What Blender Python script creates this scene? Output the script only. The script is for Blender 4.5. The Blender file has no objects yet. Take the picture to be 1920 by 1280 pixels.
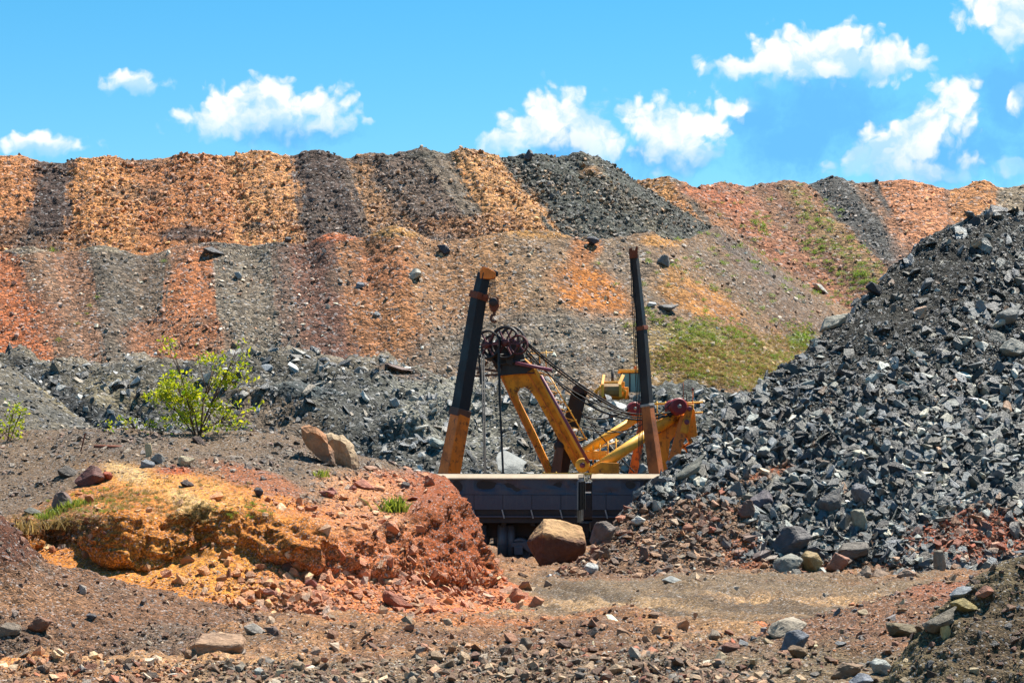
import bpy, bmesh, math, random
import numpy as np
from mathutils import Vector, Matrix, Euler

# ------------------------------------------------------------------ camera, sky, sun, exposure
scene = bpy.context.scene
COL = scene.collection
F = 4000.0          # focal length in pixels of the 1920 px wide photograph
HY = 860.0          # row of the horizon in the photograph
EYE = 3.8           # height of the eye above the pit floor, metres

cam = bpy.data.cameras.new('camera')
cam.sensor_width = 36.0
cam.lens = 36.0 * F / 1920.0
cam.shift_y = (HY - 640.0) / 1920.0
cam.clip_start = 0.5
cam.clip_end = 9000.0
cam_ob = bpy.data.objects.new('camera', cam)
COL.objects.link(cam_ob)
cam_ob.location = (0, 0, EYE)
cam_ob.rotation_euler = (math.radians(90), 0, 0)
scene.camera = cam_ob

SUN_ELEV = math.radians(63.0)
SUN_AZ = math.radians(44.0)      # clockwise from +Y (the viewing direction) towards +X
SUN_STRENGTH = 5.0
SKY_STRENGTH = 0.058

sun = bpy.data.lights.new('sun', 'SUN')
sun.energy = SUN_STRENGTH
sun.angle = math.radians(0.53)
sun.color = (1.0, 0.93, 0.82)
sun_ob = bpy.data.objects.new('sun', sun)
COL.objects.link(sun_ob)
sun_dir = Vector((math.sin(SUN_AZ) * math.cos(SUN_ELEV), math.cos(SUN_AZ) * math.cos(SUN_ELEV), math.sin(SUN_ELEV)))
sun_ob.rotation_euler = sun_dir.to_track_quat('Z', 'Y').to_euler()
sun_ob.location = (60, 60, 120)

vs = scene.view_settings
vs.view_transform = 'Standard'
vs.look = 'None'
vs.exposure = 1.12
vs.gamma = 1.0
vs.use_curve_mapping = False
scene.cycles.max_bounces = 5
scene.cycles.diffuse_bounces = 3
scene.cycles.use_denoising = True
scene.cycles.use_adaptive_sampling = True
scene.cycles.adaptive_threshold = 0.02

# ---- node helper
class NT:
    def __init__(self, tree):
        self.t = tree; self.n = tree.nodes; self.l = tree.links
    def node(self, typ, **kw):
        nd = self.n.new(typ)
        for k, v in kw.items():
            setattr(nd, k, v)
        return nd
    def put(self, sock, v):
        if isinstance(v, bpy.types.NodeSocket):
            self.l.new(v, sock)
        elif v is not None:
            sock.default_value = v
    def math(self, op, a, b=None, c=None, clamp=False):
        nd = self.node('ShaderNodeMath', operation=op); nd.use_clamp = clamp
        for i, v in enumerate((a, b, c)):
            if v is not None: self.put(nd.inputs[i], v)
        return nd.outputs[0]
    def vmath(self, op, a, b=None, scale=None):
        nd = self.node('ShaderNodeVectorMath', operation=op)
        self.put(nd.inputs[0], a)
        if b is not None: self.put(nd.inputs[1], b)
        if scale is not None: self.put(nd.inputs['Scale'], scale)
        return nd.outputs['Value'] if op in ('LENGTH', 'DOT_PRODUCT', 'DISTANCE') else nd.outputs['Vector']
    def mix(self, fac, a, b, blend='MIX'):
        nd = self.node('ShaderNodeMix', data_type='RGBA', blend_type=blend)
        self.put(nd.inputs[0], fac); self.put(nd.inputs[6], a); self.put(nd.inputs[7], b)
        return nd.outputs[2]
    def ramp(self, v, lo, hi, a=0.0, b=1.0, smooth=False):
        nd = self.node('ShaderNodeMapRange')
        if smooth: nd.interpolation_type = 'SMOOTHSTEP'
        for i, q in enumerate((v, lo, hi, a, b)): self.put(nd.inputs[i], q)
        return nd.outputs[0]
    def noise(self, vec, scale, detail=4.0, rough=0.55, dist=0.0):
        nd = self.node('ShaderNodeTexNoise')
        if vec is not None: self.put(nd.inputs['Vector'], vec)
        nd.inputs['Scale'].default_value = scale; nd.inputs['Detail'].default_value = detail
        nd.inputs['Roughness'].default_value = rough; nd.inputs['Distortion'].default_value = dist
        return nd

def lin(c):
    """sRGB 0..255 to linear"""
    a = np.asarray(c, dtype=float) / 255.0
    return np.where(a <= 0.04045, a / 12.92, ((a + 0.055) / 1.055) ** 2.4)
def lin4(c):
    r = lin(c); return (float(r[0]), float(r[1]), float(r[2]), 1.0)

# ---- world: clear sky with fair-weather cumulus all round
world = bpy.data.worlds.new('World')
scene.world = world
world.use_nodes = True
w = NT(world.node_tree)
w.n.clear()
world.cycles.sampling_method = 'MANUAL'
world.cycles.sample_map_resolution = 256
sky = w.node('ShaderNodeTexSky', sky_type='NISHITA')
sky.sun_disc = False
sky.sun_elevation = SUN_ELEV
sky.sun_rotation = SUN_AZ
sky.air_density = 1.0
sky.dust_density = 0.0
sky.ozone_density = 2.5
geo = w.node('ShaderNodeTexCoord')
direc = w.vmath('NORMALIZE', geo.outputs['Generated'])
sep = w.node('ShaderNodeSeparateXYZ'); w.l.new(direc, sep.inputs[0])
dx, dy, dz = sep.outputs
az = w.math('ARCTAN2', dx, dy)
el = w.math('ARCSINE', dz)
cmb = w.node('ShaderNodeCombineXYZ')
w.put(cmb.inputs[0], w.math('MULTIPLY', az, 10.0)); w.put(cmb.inputs[1], w.math('MULTIPLY', el, 10.0))
pc = cmb.outputs[0]
warp = w.noise(pc, 3.2, 4.0, 0.62); warp.noise_dimensions = '2D'
wv = w.vmath('SCALE', w.vmath('SUBTRACT', warp.outputs['Color'], (0.5, 0.5, 0.5)), scale=0.15)
pw = w.vmath('ADD', pc, wv)
def ell(cx, cy, rx, ry):
    a = math.atan((cx - 960) / F) * 10; e = math.atan((HY - cy) / F) * 10
    d = w.vmath('SUBTRACT', pw, (a, e, 0))
    d = w.vmath('MULTIPLY', d, (400.0 / rx, 400.0 / ry, 1.0))
    return w.math('SUBTRACT', 1.0, w.vmath('LENGTH', d))
def union(lst, k=0.25):
    acc = None
    for q in lst:
        e_ = ell(*q)
        acc = e_ if acc is None else w.math('SMOOTH_MAX', acc, e_, k)
    return acc
WHITE = [(430,228,105,36),(425,195,48,40),(515,192,66,44),(605,205,58,48),(500,238,175,34),
         (256,166,58,27),(70,284,95,24),(8,4,34,14),(690,240,22,10),
         (1052,212,70,58),(1000,245,52,46),(945,266,62,28),(1105,245,58,60),(1130,285,34,38),
         (1222,232,76,50),(1300,230,84,44),(1275,278,84,52),(1372,200,48,18),
         (1530,130,215,38),(1490,108,96,48),(1575,98,86,44),(1655,126,92,36),(1400,128,80,24),
         (1885,36,92,48),(1902,82,48,44),(1690,282,86,50),(1788,205,52,50),(1735,258,92,50),
         (1640,312,74,30),(1705,326,150,30),(1916,205,24,26),(1906,328,26,20)]
HAZE = [(1550,215,200,110),(1490,280,150,90),(1050,275,85,60),(1790,300,230,80),(1890,200,130,110),
        (1250,300,140,50),(540,255,170,32),(1420,230,80,60)]
white = union(WHITE)
haze_ = union(HAZE, 0.4)
fb = w.noise(pw, 9.0, 5.0, 0.62); fb.noise_dimensions = '2D'
fbm_c = w.math('SUBTRACT', fb.outputs['Fac'], 0.5)
def puffs(scale, amp):
    v_ = w.node('ShaderNodeTexVoronoi', voronoi_dimensions='2D', feature='F1')
    w.put(v_.inputs['Vector'], pw); v_.inputs['Scale'].default_value = scale
    return w.math('MULTIPLY', w.math('SUBTRACT', 0.42, v_.outputs['Distance']), amp)
puff = w.math('ADD', puffs(8.0, 0.75), puffs(19.0, 0.42))
# height inside each heap of cloud: flat shaded bases, bright tops
HEAPS = [(500,215,215,75,262,170),(256,166,75,42,188,148),(60,285,125,38,300,262),(1040,245,170,95,305,175),(1275,250,165,95,322,195),(1540,120,250,82,166,70),(1885,50,120,85,112,0),(1725,265,215,115,348,170)]
hgt = None
sepc = w.node('ShaderNodeSeparateXYZ'); w.l.new(pw, sepc.inputs[0])
for (cx_, cy_, rx_, ry_, yb_, yt_) in HEAPS:
    m_ = w.ramp(ell(cx_, cy_, rx_, ry_), 0.0, 0.12)
    f_ = w.ramp(sepc.outputs[1], math.atan((HY - yb_) / F) * 10, math.atan((HY - yt_) / F) * 10)
    g_ = w.math('MULTIPLY', m_, f_)
    hgt = g_ if hgt is None else w.math('MAXIMUM', hgt, g_)
dens = w.math('ADD', w.math('MULTIPLY_ADD', fbm_c, 0.75, white), puff)
# clouds of the same kind over the rest of the sky (outside the photograph's window)
gen = w.noise(w.vmath('MULTIPLY', pc, (0.55, 0.95, 1.0)), 0.9, 4.0, 0.6); gen.noise_dimensions = '2D'
away = w.math('MAXIMUM', w.ramp(w.math('ABSOLUTE', az), 0.27, 0.34), w.ramp(el, 0.235, 0.30))
gdens = w.math('MULTIPLY_ADD', w.math('SUBTRACT', gen.outputs['Fac'], 0.63), 3.0, w.math('MULTIPLY', fbm_c, 0.5))
gdens = w.math('MULTIPLY_ADD', w.math('SUBTRACT', away, 1.0), 4.0, gdens)
hgt = w.math('MAXIMUM', hgt, w.ramp(gdens, 0.0, 0.5))
dens = w.math('MAXIMUM', dens, gdens)
alpha = w.math('MULTIPLY', w.ramp(dens, -0.06, 0.52, smooth=True), w.ramp(hgt, 0.0, 0.5, 0.42, 1.0))
thick = w.ramp(dens, 0.15, 0.9)
# self-shading of the heaps: compare with the density a little lower down
fb2 = w.noise(w.vmath('ADD', pw, (0.02, 0.06, 0.0)), 9.0, 3.0, 0.58); fb2.noise_dimensions = '2D'
fb3 = w.noise(pw, 4.2, 2.0, 0.5); fb3.noise_dimensions = '2D'
fb4 = w.noise(w.vmath('ADD', pw, (0.03, 0.11, 0.0)), 4.2, 2.0, 0.5); fb4.noise_dimensions = '2D'
relief = w.math('SUBTRACT', fb.outputs['Fac'], fb2.outputs['Fac'])
relief = w.math('MULTIPLY_ADD', w.math('SUBTRACT', fb3.outputs['Fac'], fb4.outputs['Fac']), 1.5, relief)
shade = w.math('MULTIPLY_ADD', relief, -1.8, w.ramp(hgt, 0.0, 0.75, 0.85, 0.02), clamp=True)
skyc = sky.outputs[0]
hsv = w.node('ShaderNodeHueSaturation')
w.put(hsv.inputs['Color'], skyc)
hsv.inputs['Hue'].default_value = 0.478
hsv.inputs['Saturation'].default_value = 1.40
hsv.inputs['Value'].default_value = 1.0
blue = hsv.outputs[0]
blue = w.mix(1.0, blue, (0.90, 1.07, 1.20, 1.0), 'MULTIPLY')
CL = 9.0
cloudcol = w.mix(shade, (CL*1.0, CL*1.0, CL*1.0, 1), (CL*0.50, CL*0.74, CL*0.98, 1))
hz = w.math('MULTIPLY', w.ramp(w.math('MULTIPLY_ADD', fbm_c, 0.9, haze_), 0.0, 0.8, smooth=True), 0.85)
c1 = w.mix(hz, blue, (CL*0.13, CL*0.47, CL*0.95, 1))
c2 = w.mix(w.math('MULTIPLY', alpha, 0.97), c1, cloudcol)
bg = w.node('ShaderNodeBackground')
w.put(bg.inputs['Color'], c2)
bg.inputs['Strength'].default_value = SKY_STRENGTH
out = w.node('ShaderNodeOutputWorld')
w.l.new(bg.outputs[0], out.inputs[0])

# ------------------------------------------------------------------ helpers
RNG = np.random.default_rng(7)
random.seed(7)

def P(x, y, Y):
    """world point seen at photograph pixel (x, y) at distance Y"""
    return Vector(((x - 960.0) * Y / F, Y, EYE - (y - HY) * Y / F))
def Pn(a):
    a = np.asarray(a, dtype=float)
    o = np.empty_like(a)
    o[..., 0] = (a[..., 0] - 960.0) * a[..., 2] / F
    o[..., 1] = a[..., 2]
    o[..., 2] = EYE - (a[..., 1] - HY) * a[..., 2] / F
    return o
def px_of(p):
    return np.stack([960 + p[..., 0] / p[..., 1] * F, HY - (p[..., 2] - EYE) / p[..., 1] * F], -1)

def _hash(ix, iy, iz, seed):
    h = (ix * 374761393 + iy * 668265263 + iz * 1440662683 + seed * 974711) & 0xffffffff
    h = ((h ^ (h >> 13)) * 1274126177) & 0xffffffff
    h = ((h ^ (h >> 15)) * 668265263) & 0xffffffff
    return ((h ^ (h >> 16)) & 0xffffff) / float(0xffffff)
def vnoise(p, seed=0):
    i = np.floor(p).astype(np.int64); f = p - i
    u = f * f * f * (f * (f * 6 - 15) + 10)
    x, y, z = i[..., 0], i[..., 1], i[..., 2]
    ux, uy, uz = u[..., 0], u[..., 1], u[..., 2]
    def L(a, b, t): return a + (b - a) * t
    c = [[[_hash(x + a, y + b, z + d, seed) for d in (0, 1)] for b in (0, 1)] for a in (0, 1)]
    r = L(L(L(c[0][0][0], c[1][0][0], ux), L(c[0][1][0], c[1][1][0], ux), uy),
          L(L(c[0][0][1], c[1][0][1], ux), L(c[0][1][1], c[1][1][1], ux), uy), uz)
    return r * 2 - 1
def fbm(p, freq, octv=4, seed=0, gain=0.5):
    a = 1.0; s = 0.0; t = 0.0
    for k in range(octv):
        s = s + a * vnoise(p * freq + 17.3 * k, seed + k); t += a
        a *= gain; freq *= 2.03
    return s / t

def smooth1(a, k, axis):
    if k < 1: return a
    x = np.arange(-3 * k, 3 * k + 1); g = np.exp(-0.5 * (x / k) ** 2); g /= g.sum()
    pad = [(0, 0)] * a.ndim; pad[axis] = (3 * k, 3 * k)
    b = np.pad(a, pad, mode='reflect', reflect_type='odd')
    return np.apply_along_axis(lambda v: np.convolve(v, g, mode='valid'), axis, b)

def new_obj(name, me, parent=None, mat=None, loc=None):
    o = bpy.data.objects.new(name, me)
    COL.objects.link(o)
    if parent is not None: o.parent = parent
    if mat is not None and me is not None and hasattr(me, 'materials') and len(me.materials) == 0: me.materials.append(mat)
    if loc is not None: o.location = loc
    return o
def tag(o, label=None, cat=None, group=None, kind=None):
    if label: o['label'] = label
    if cat: o['category'] = cat
    if group: o['group'] = group
    if kind: o['kind'] = kind
    return o
def empty(name, loc=(0, 0, 0), label=None, cat=None, group=None):
    o = bpy.data.objects.new(name, None); COL.objects.link(o); o.location = loc
    o.empty_display_size = 0.2
    return tag(o, label, cat, group)

def grid_mesh(name, G, col=None, smooth=True):
    nv, nu = G.shape[:2]
    me = bpy.data.meshes.new(name)
    idx = np.arange(nv * nu).reshape(nv, nu)
    q = np.stack([idx[:-1, :-1], idx[:-1, 1:], idx[1:, 1:], idx[1:, :-1]], -1).reshape(-1, 4)
    me.vertices.add(nv * nu); me.vertices.foreach_set('co', G.reshape(-1).astype(np.float32))
    n = len(q)
    me.loops.add(n * 4); me.loops.foreach_set('vertex_index', q.reshape(-1).astype(np.int32))
    me.polygons.add(n); me.polygons.foreach_set('loop_start', np.arange(0, n * 4, 4, dtype=np.int32))
    me.polygons.foreach_set('use_smooth', np.full(n, smooth))
    me.update(calc_edges=True)
    if col is not None:
        at = me.attributes.new('col', 'FLOAT_COLOR', 'POINT')
        c4 = np.ones((nv * nu, 4), dtype=np.float32); c4[:, :3] = col.reshape(-1, 3)
        at.data.foreach_set('color', c4.reshape(-1))
    return me

def grid_normals(G):
    du = np.gradient(G, axis=1); dv = np.gradient(G, axis=0)
    n = np.cross(du, dv)
    n /= np.linalg.norm(n, axis=-1, keepdims=True) + 1e-9
    return n

def loft(rows, nu, nv, ks=6, kv=2, vpos=None):
    """rows: (R, M, 3) pixel+distance control points, first row lowest (nearest), last row highest (farthest).
    Returns world grid (nv, nu, 3), param grids s-px (the column position along the crest row) and v in 0..1."""
    A = np.asarray(rows, dtype=float)
    R, M = A.shape[:2]
    W = Pn(A)
    # column parameter: mean pixel distance between control columns
    d = np.abs(np.diff(A[..., :2], axis=1)).sum(-1).mean(0) + 1e-6
    s = np.concatenate([[0], np.cumsum(d)]); s /= s[-1]
    su = np.linspace(0, 1, nu)
    W1 = np.stack([np.stack([np.interp(su, s, W[r, :, k]) for k in range(3)], -1) for r in range(R)])
    W1 = smooth1(W1, ks, 1)
    if vpos is None:
        dv = np.abs(np.diff(A[..., :2], axis=0)).sum(-1).mean(1) + 1e-6
        vpos = np.concatenate([[0], np.cumsum(dv)]); vpos = vpos / vpos[-1]
    vv = np.linspace(0, 1, nv)
    G = np.empty((nv, nu, 3))
    for j, t in enumerate(vv):
        k = min(max(np.searchsorted(vpos, t, side='right') - 1, 0), R - 2)
        f = (t - vpos[k]) / (vpos[k + 1] - vpos[k])
        G[j] = W1[k] * (1 - f) + W1[k + 1] * f
    G = smooth1(G, kv, 0)
    return G

def displace(G, layers):
    n = grid_normals(G)
    flip = np.where(n[..., 2:3] < 0, -1.0, 1.0)
    n = n * flip
    d = np.zeros(G.shape[:2])
    for amp, freq, octv, seed, mode in layers:
        f = fbm(G, freq, octv, seed)
        if mode == 'ridge': f = 1 - 2 * np.abs(f)
        elif mode == 'billow': f = 2 * np.abs(f) - 0.5
        d += amp * f
    return G + n * d[..., None]

def sstep(a, b, x):
    t = np.clip((x - a) / (b - a), 0, 1); return t * t * (3 - 2 * t)
def patch(x, y, cx, cy, rx, ry, nz=0.0, ang=0.0, soft=0.35):
    c, s = math.cos(math.radians(ang)), math.sin(math.radians(ang))
    X = (x - cx) * c + (y - cy) * s; Y = -(x - cx) * s + (y - cy) * c
    d = np.sqrt((X / rx) ** 2 + (Y / ry) ** 2) + nz
    return 1 - sstep(1 - soft, 1 + soft, d)
ALB = 0.60          # the photograph is exposed bright: real soil is darker than it looks there
def tone(C, desat=0.02, warm=(1.04, 0.975, 0.80)):
    g = (C * np.array([.3, .59, .11])).sum(-1, keepdims=True)
    return (C * (1 - desat) + g * desat) * np.array(warm) * ALB
def skirt(row, dy=70, dY=-.6):
    return [(x, y + dy, Y + dY) for (x, y, Y) in row]
def lerp(a, b, t):
    return a * (1 - t[..., None]) + np.asarray(b) * t[..., None]

# ------------------------------------------------------------------ materials
MATS = {}
def base_mat(name):
    m = bpy.data.materials.new(name); m.use_nodes = True
    t = NT(m.node_tree); t.n.clear()
    bs = t.node('ShaderNodeBsdfPrincipled'); o = t.node('ShaderNodeOutputMaterial')
    t.l.new(bs.outputs[0], o.inputs[0])
    MATS[name] = m
    return m, t, bs

def terrain_mat(name, grain, bump=0.6, rough=0.95, contrast=0.55, big=None):
    """soil carrying its own colour map, broken up into pebbles of size `grain` metres"""
    m, t, bs = base_mat(name)
    at = t.node('ShaderNodeAttribute', attribute_name='col')
    tc = t.node('ShaderNodeNewGeometry').outputs['Position']
    vor = t.node('ShaderNodeTexVoronoi'); t.put(vor.inputs['Vector'], t.vmath('ADD', tc, t.vmath('SCALE', t.noise(tc, 0.7 / grain, 2).outputs['Color'], scale=grain * 0.9)))
    vor.inputs['Scale'].default_value = 1.0 / grain
    sp = t.node('ShaderNodeSeparateColor'); t.l.new(vor.outputs['Color'], sp.inputs[0])
    val = t.math('POWER', sp.outputs[0], 1.6)
    f1 = t.ramp(val, 0, 1, 1 - contrast, 1 + contrast * 1.35)
    n2 = t.noise(tc, 0.22 / grain, 5, 0.65)
    f2 = t.ramp(n2.outputs['Fac'], 0.25, 0.75, 0.72, 1.28)
    n3 = t.noise(tc, 1.9 / grain, 3, 0.6)
    f3 = t.ramp(n3.outputs['Fac'], 0.25, 0.75, 0.8, 1.2)
    f = t.math('MULTIPLY', t.math('MULTIPLY', f1, f2), f3)
    c = t.vmath('SCALE', at.outputs['Color'], scale=f)
    # a share of the pebbles is another stone, greyer
    gsel = t.ramp(sp.outputs[1], 0.86, 0.88)
    gcol = t.vmath('SCALE', (0.26, 0.255, 0.25), scale=f1)
    c = t.mix(t.math('MULTIPLY', gsel, 0.5), c, gcol)
    t.put(bs.inputs['Base Color'], c)
    bs.inputs['Roughness'].default_value = rough
    bs.inputs['Specular IOR Level'].default_value = 0.25
    h = t.math('MULTIPLY_ADD', t.math('SUBTRACT', 0.6, vor.outputs['Distance']), grain * 0.8, t.math('MULTIPLY', n3.outputs['Fac'], grain * 0.5))
    h = t.math('MULTIPLY_ADD', n2.outputs['Fac'], grain * 1.6, h)
    bp = t.node('ShaderNodeBump'); bp.inputs['Strength'].default_value = bump; bp.inputs['Distance'].default_value = 1.0
    t.put(bp.inputs['Height'], h); t.l.new(bp.outputs[0], bs.inputs['Normal'])
    return m

def stone_mat(name, source, rough=0.62, spec=0.4):
    m, t, bs = base_mat(name)
    if source == 'inst':
        c0 = t.node('ShaderNodeAttribute', attribute_name='col', attribute_type='INSTANCER').outputs['Color']
    else:
        c0 = t.node('ShaderNodeObjectInfo').outputs['Color']
    tc = t.node('ShaderNodeTexCoord').outputs['Object']
    n1 = t.noise(tc, 1.6, 5, 0.65); n2 = t.noise(t.vmath('MULTIPLY', tc, (1, 1, 4)), 5.0, 4, 0.6)
    f = t.math('MULTIPLY', t.ramp(n1.outputs['Fac'], 0.25, 0.75, 0.62, 1.38), t.ramp(n2.outputs['Fac'], 0.25, 0.75, 0.8, 1.2))
    t.put(bs.inputs['Base Color'], t.vmath('SCALE', c0, scale=f))
    bs.inputs['Roughness'].default_value = rough
    bs.inputs['Specular IOR Level'].default_value = spec
    bp = t.node('ShaderNodeBump'); bp.inputs['Strength'].default_value = 0.5; bp.inputs['Distance'].default_value = 0.25
    t.put(bp.inputs['Height'], t.math('ADD', n1.outputs['Fac'], t.math('MULTIPLY', n2.outputs['Fac'], 0.4)))
    t.l.new(bp.outputs[0], bs.inputs['Normal'])
    return m
M_STONE_I = stone_mat('loose_stone', 'inst')
M_STONE_O = stone_mat('single_stone', 'obj')
M_SLATE_I = stone_mat('loose_slate', 'inst', 0.46, 0.5)
M_SLATE_O = stone_mat('single_slate', 'obj', 0.46, 0.5)

# ---- stone shapes: angular convex chips and slabs
def hull_mesh(name, npts, rng, boxy=0.6, mat=None):
    bm = bmesh.new()
    for _ in range(npts):
        v = rng.normal(size=3); v /= np.linalg.norm(v)
        m_ = np.abs(v).max(); v = v / (m_ ** boxy)
        v *= rng.uniform(0.82, 1.0)
        bm.verts.new(v)
    r = bmesh.ops.convex_hull(bm, input=bm.verts)
    bmesh.ops.delete(bm, geom=list({g for g in r['geom_interior'] + r['geom_unused'] if isinstance(g, bmesh.types.BMVert)}), context='VERTS')
    bmesh.ops.dissolve_limit(bm, angle_limit=0.12, verts=bm.verts, edges=bm.edges)
    me = bpy.data.meshes.new(name); bm.to_mesh(me); bm.free()
    if mat: me.materials.append(mat)
    return me
STONES = {}
for nm, mi in (('stone', M_STONE_I), ('slate', M_SLATE_I), ('stone_o', M_STONE_O), ('slate_o', M_SLATE_O)):
    rg = np.random.default_rng(11 if nm.startswith('stone') else 23)
    STONES[nm] = [hull_mesh(nm.replace('_o', '') + '_shape', int(rg.integers(9, 15)), rg, 0.5 if nm.startswith('stone') else 0.75, mi) for _ in range(14)]
def proto_collection(name, meshes):
    c = bpy.data.collections.new(name)
    for i, me in enumerate(meshes):
        o = bpy.data.objects.new('%s_%02d' % (name, i), me); c.objects.link(o)
    return c
PROTO = {k: proto_collection(k + '_shapes', STONES[k]) for k in ('stone', 'slate')}

def scatter_group(coll):
    ng = bpy.data.node_groups.new('scatter_' + coll.name, 'GeometryNodeTree')
    ng.interface.new_socket('Geometry', in_out='INPUT', socket_type='NodeSocketGeometry')
    ng.interface.new_socket('Geometry', in_out='OUTPUT', socket_type='NodeSocketGeometry')
    n, l = ng.nodes, ng.links
    gi = n.new('NodeGroupInput'); go = n.new('NodeGroupOutput')
    ci = n.new('GeometryNodeCollectionInfo'); ci.inputs['Collection'].default_value = coll
    ci.inputs['Separate Children'].default_value = True; ci.inputs['Reset Children'].default_value = True
    iop = n.new('GeometryNodeInstanceOnPoints')
    def na(nm, ty):
        q = n.new('GeometryNodeInputNamedAttribute'); q.data_type = ty; q.inputs['Name'].default_value = nm; return q.outputs['Attribute']
    l.new(gi.outputs[0], iop.inputs['Points']); l.new(ci.outputs[0], iop.inputs['Instance'])
    iop.inputs['Pick Instance'].default_value = True
    l.new(na('idx', 'INT'), iop.inputs['Instance Index'])
    e2r = n.new('FunctionNodeEulerToRotation'); l.new(na('rot', 'FLOAT_VECTOR'), e2r.inputs[0])
    l.new(e2r.outputs[0], iop.inputs['Rotation'])
    l.new(na('scl', 'FLOAT_VECTOR'), iop.inputs['Scale'])
    l.new(iop.outputs[0], go.inputs[0])
    return ng
SG = {k: scatter_group(c) for k, c in PROTO.items()}

def scatter_object(name, parent, pos, rot, scl, col, idx, ng, label=None):
    me = bpy.data.meshes.new(name)
    n = len(pos)
    me.vertices.add(n); me.vertices.foreach_set('co', pos.reshape(-1).astype(np.float32))
    a = me.attributes.new('rot', 'FLOAT_VECTOR', 'POINT'); a.data.foreach_set('vector', rot.reshape(-1).astype(np.float32))
    a = me.attributes.new('scl', 'FLOAT_VECTOR', 'POINT'); a.data.foreach_set('vector', scl.reshape(-1).astype(np.float32))
    a = me.attributes.new('idx', 'INT', 'POINT'); a.data.foreach_set('value', idx.astype(np.int32))
    a = me.attributes.new('col', 'FLOAT_COLOR', 'POINT')
    c4 = np.ones((n, 4), np.float32); c4[:, :3] = col; a.data.foreach_set('color', c4.reshape(-1))
    o = new_obj(name, me, parent)
    md = o.modifiers.new('scatter', 'NODES'); md.node_group = ng
    o['kind'] = 'stuff'
    if label: o['label'] = label
    return o

ZB = np.full((340, 500), 1e9)
def zbuf_add(G):
    q = px_of(G).reshape(-1, 2); i = ((q[:, 0] + 40) / 4).astype(int); j = ((q[:, 1] + 40) / 4).astype(int)
    ok = (i >= 0) & (i < 500) & (j >= 0) & (j < 340)
    np.minimum.at(ZB, (j[ok], i[ok]), G.reshape(-1, 3)[ok, 1])
def surf_Y(x, y, default=None):
    """distance of the nearest terrain seen at photograph pixel (x, y)"""
    i, j = int((x + 40) / 4), int((y + 40) / 4)
    w_ = ZB[max(j - 1, 0):j + 2, max(i - 1, 0):i + 2]; w_ = w_[w_ < 1e8]
    return float(np.median(w_)) if len(w_) else default

def frames(nrm, tilt, rng, align=0.0):
    n = nrm + rng.normal(size=nrm.shape) * tilt
    n /= np.linalg.norm(n, axis=-1, keepdims=True)
    down = nrm * nrm[:, 2:3] - np.array([0, 0, 1.0])          # down the slope
    down /= np.linalg.norm(down, axis=-1, keepdims=True) + 1e-6
    a = rng.normal(size=n.shape) + down * align; x = a - (a * n).sum(-1, keepdims=True) * n
    x /= np.linalg.norm(x, axis=-1, keepdims=True)
    y = np.cross(n, x)
    R = np.stack([x, y, n], -1)
    ry = np.arcsin(np.clip(-R[:, 2, 0], -1, 1)); rx = np.arctan2(R[:, 2, 1], R[:, 2, 2]); rz = np.arctan2(R[:, 1, 0], R[:, 0, 0])
    return np.stack([rx, ry, rz], -1)

def sample_grid(G, C, dens, n, rng):
    """n random surface points; dens is a per-vertex weight in photograph space"""
    px = px_of(G)
    e1 = px[:-1, 1:] - px[:-1, :-1]; e2 = px[1:, :-1] - px[:-1, :-1]
    ar = np.abs(e1[..., 0] * e2[..., 1] - e1[..., 1] * e2[..., 0])
    wgt = (np.clip(ar, 0, np.percentile(ar, 99)) * dens[:-1, :-1]).reshape(-1)
    cdf = np.cumsum(wgt); cdf /= cdf[-1]
    k = np.searchsorted(cdf, rng.random(n)); nu = G.shape[1] - 1
    j, i = k // nu, k % nu
    a, b = rng.random(n)[:, None], rng.random(n)[:, None]
    def bl(A): return (A[j, i] * (1 - a) + A[j, i + 1] * a) * (1 - b) + (A[j + 1, i] * (1 - a) + A[j + 1, i + 1] * a) * b
    N = grid_normals(G); N = N * np.where(N[..., 2:3] < 0, -1.0, 1.0)
    return bl(G), N[j, i], bl(C)

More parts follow.
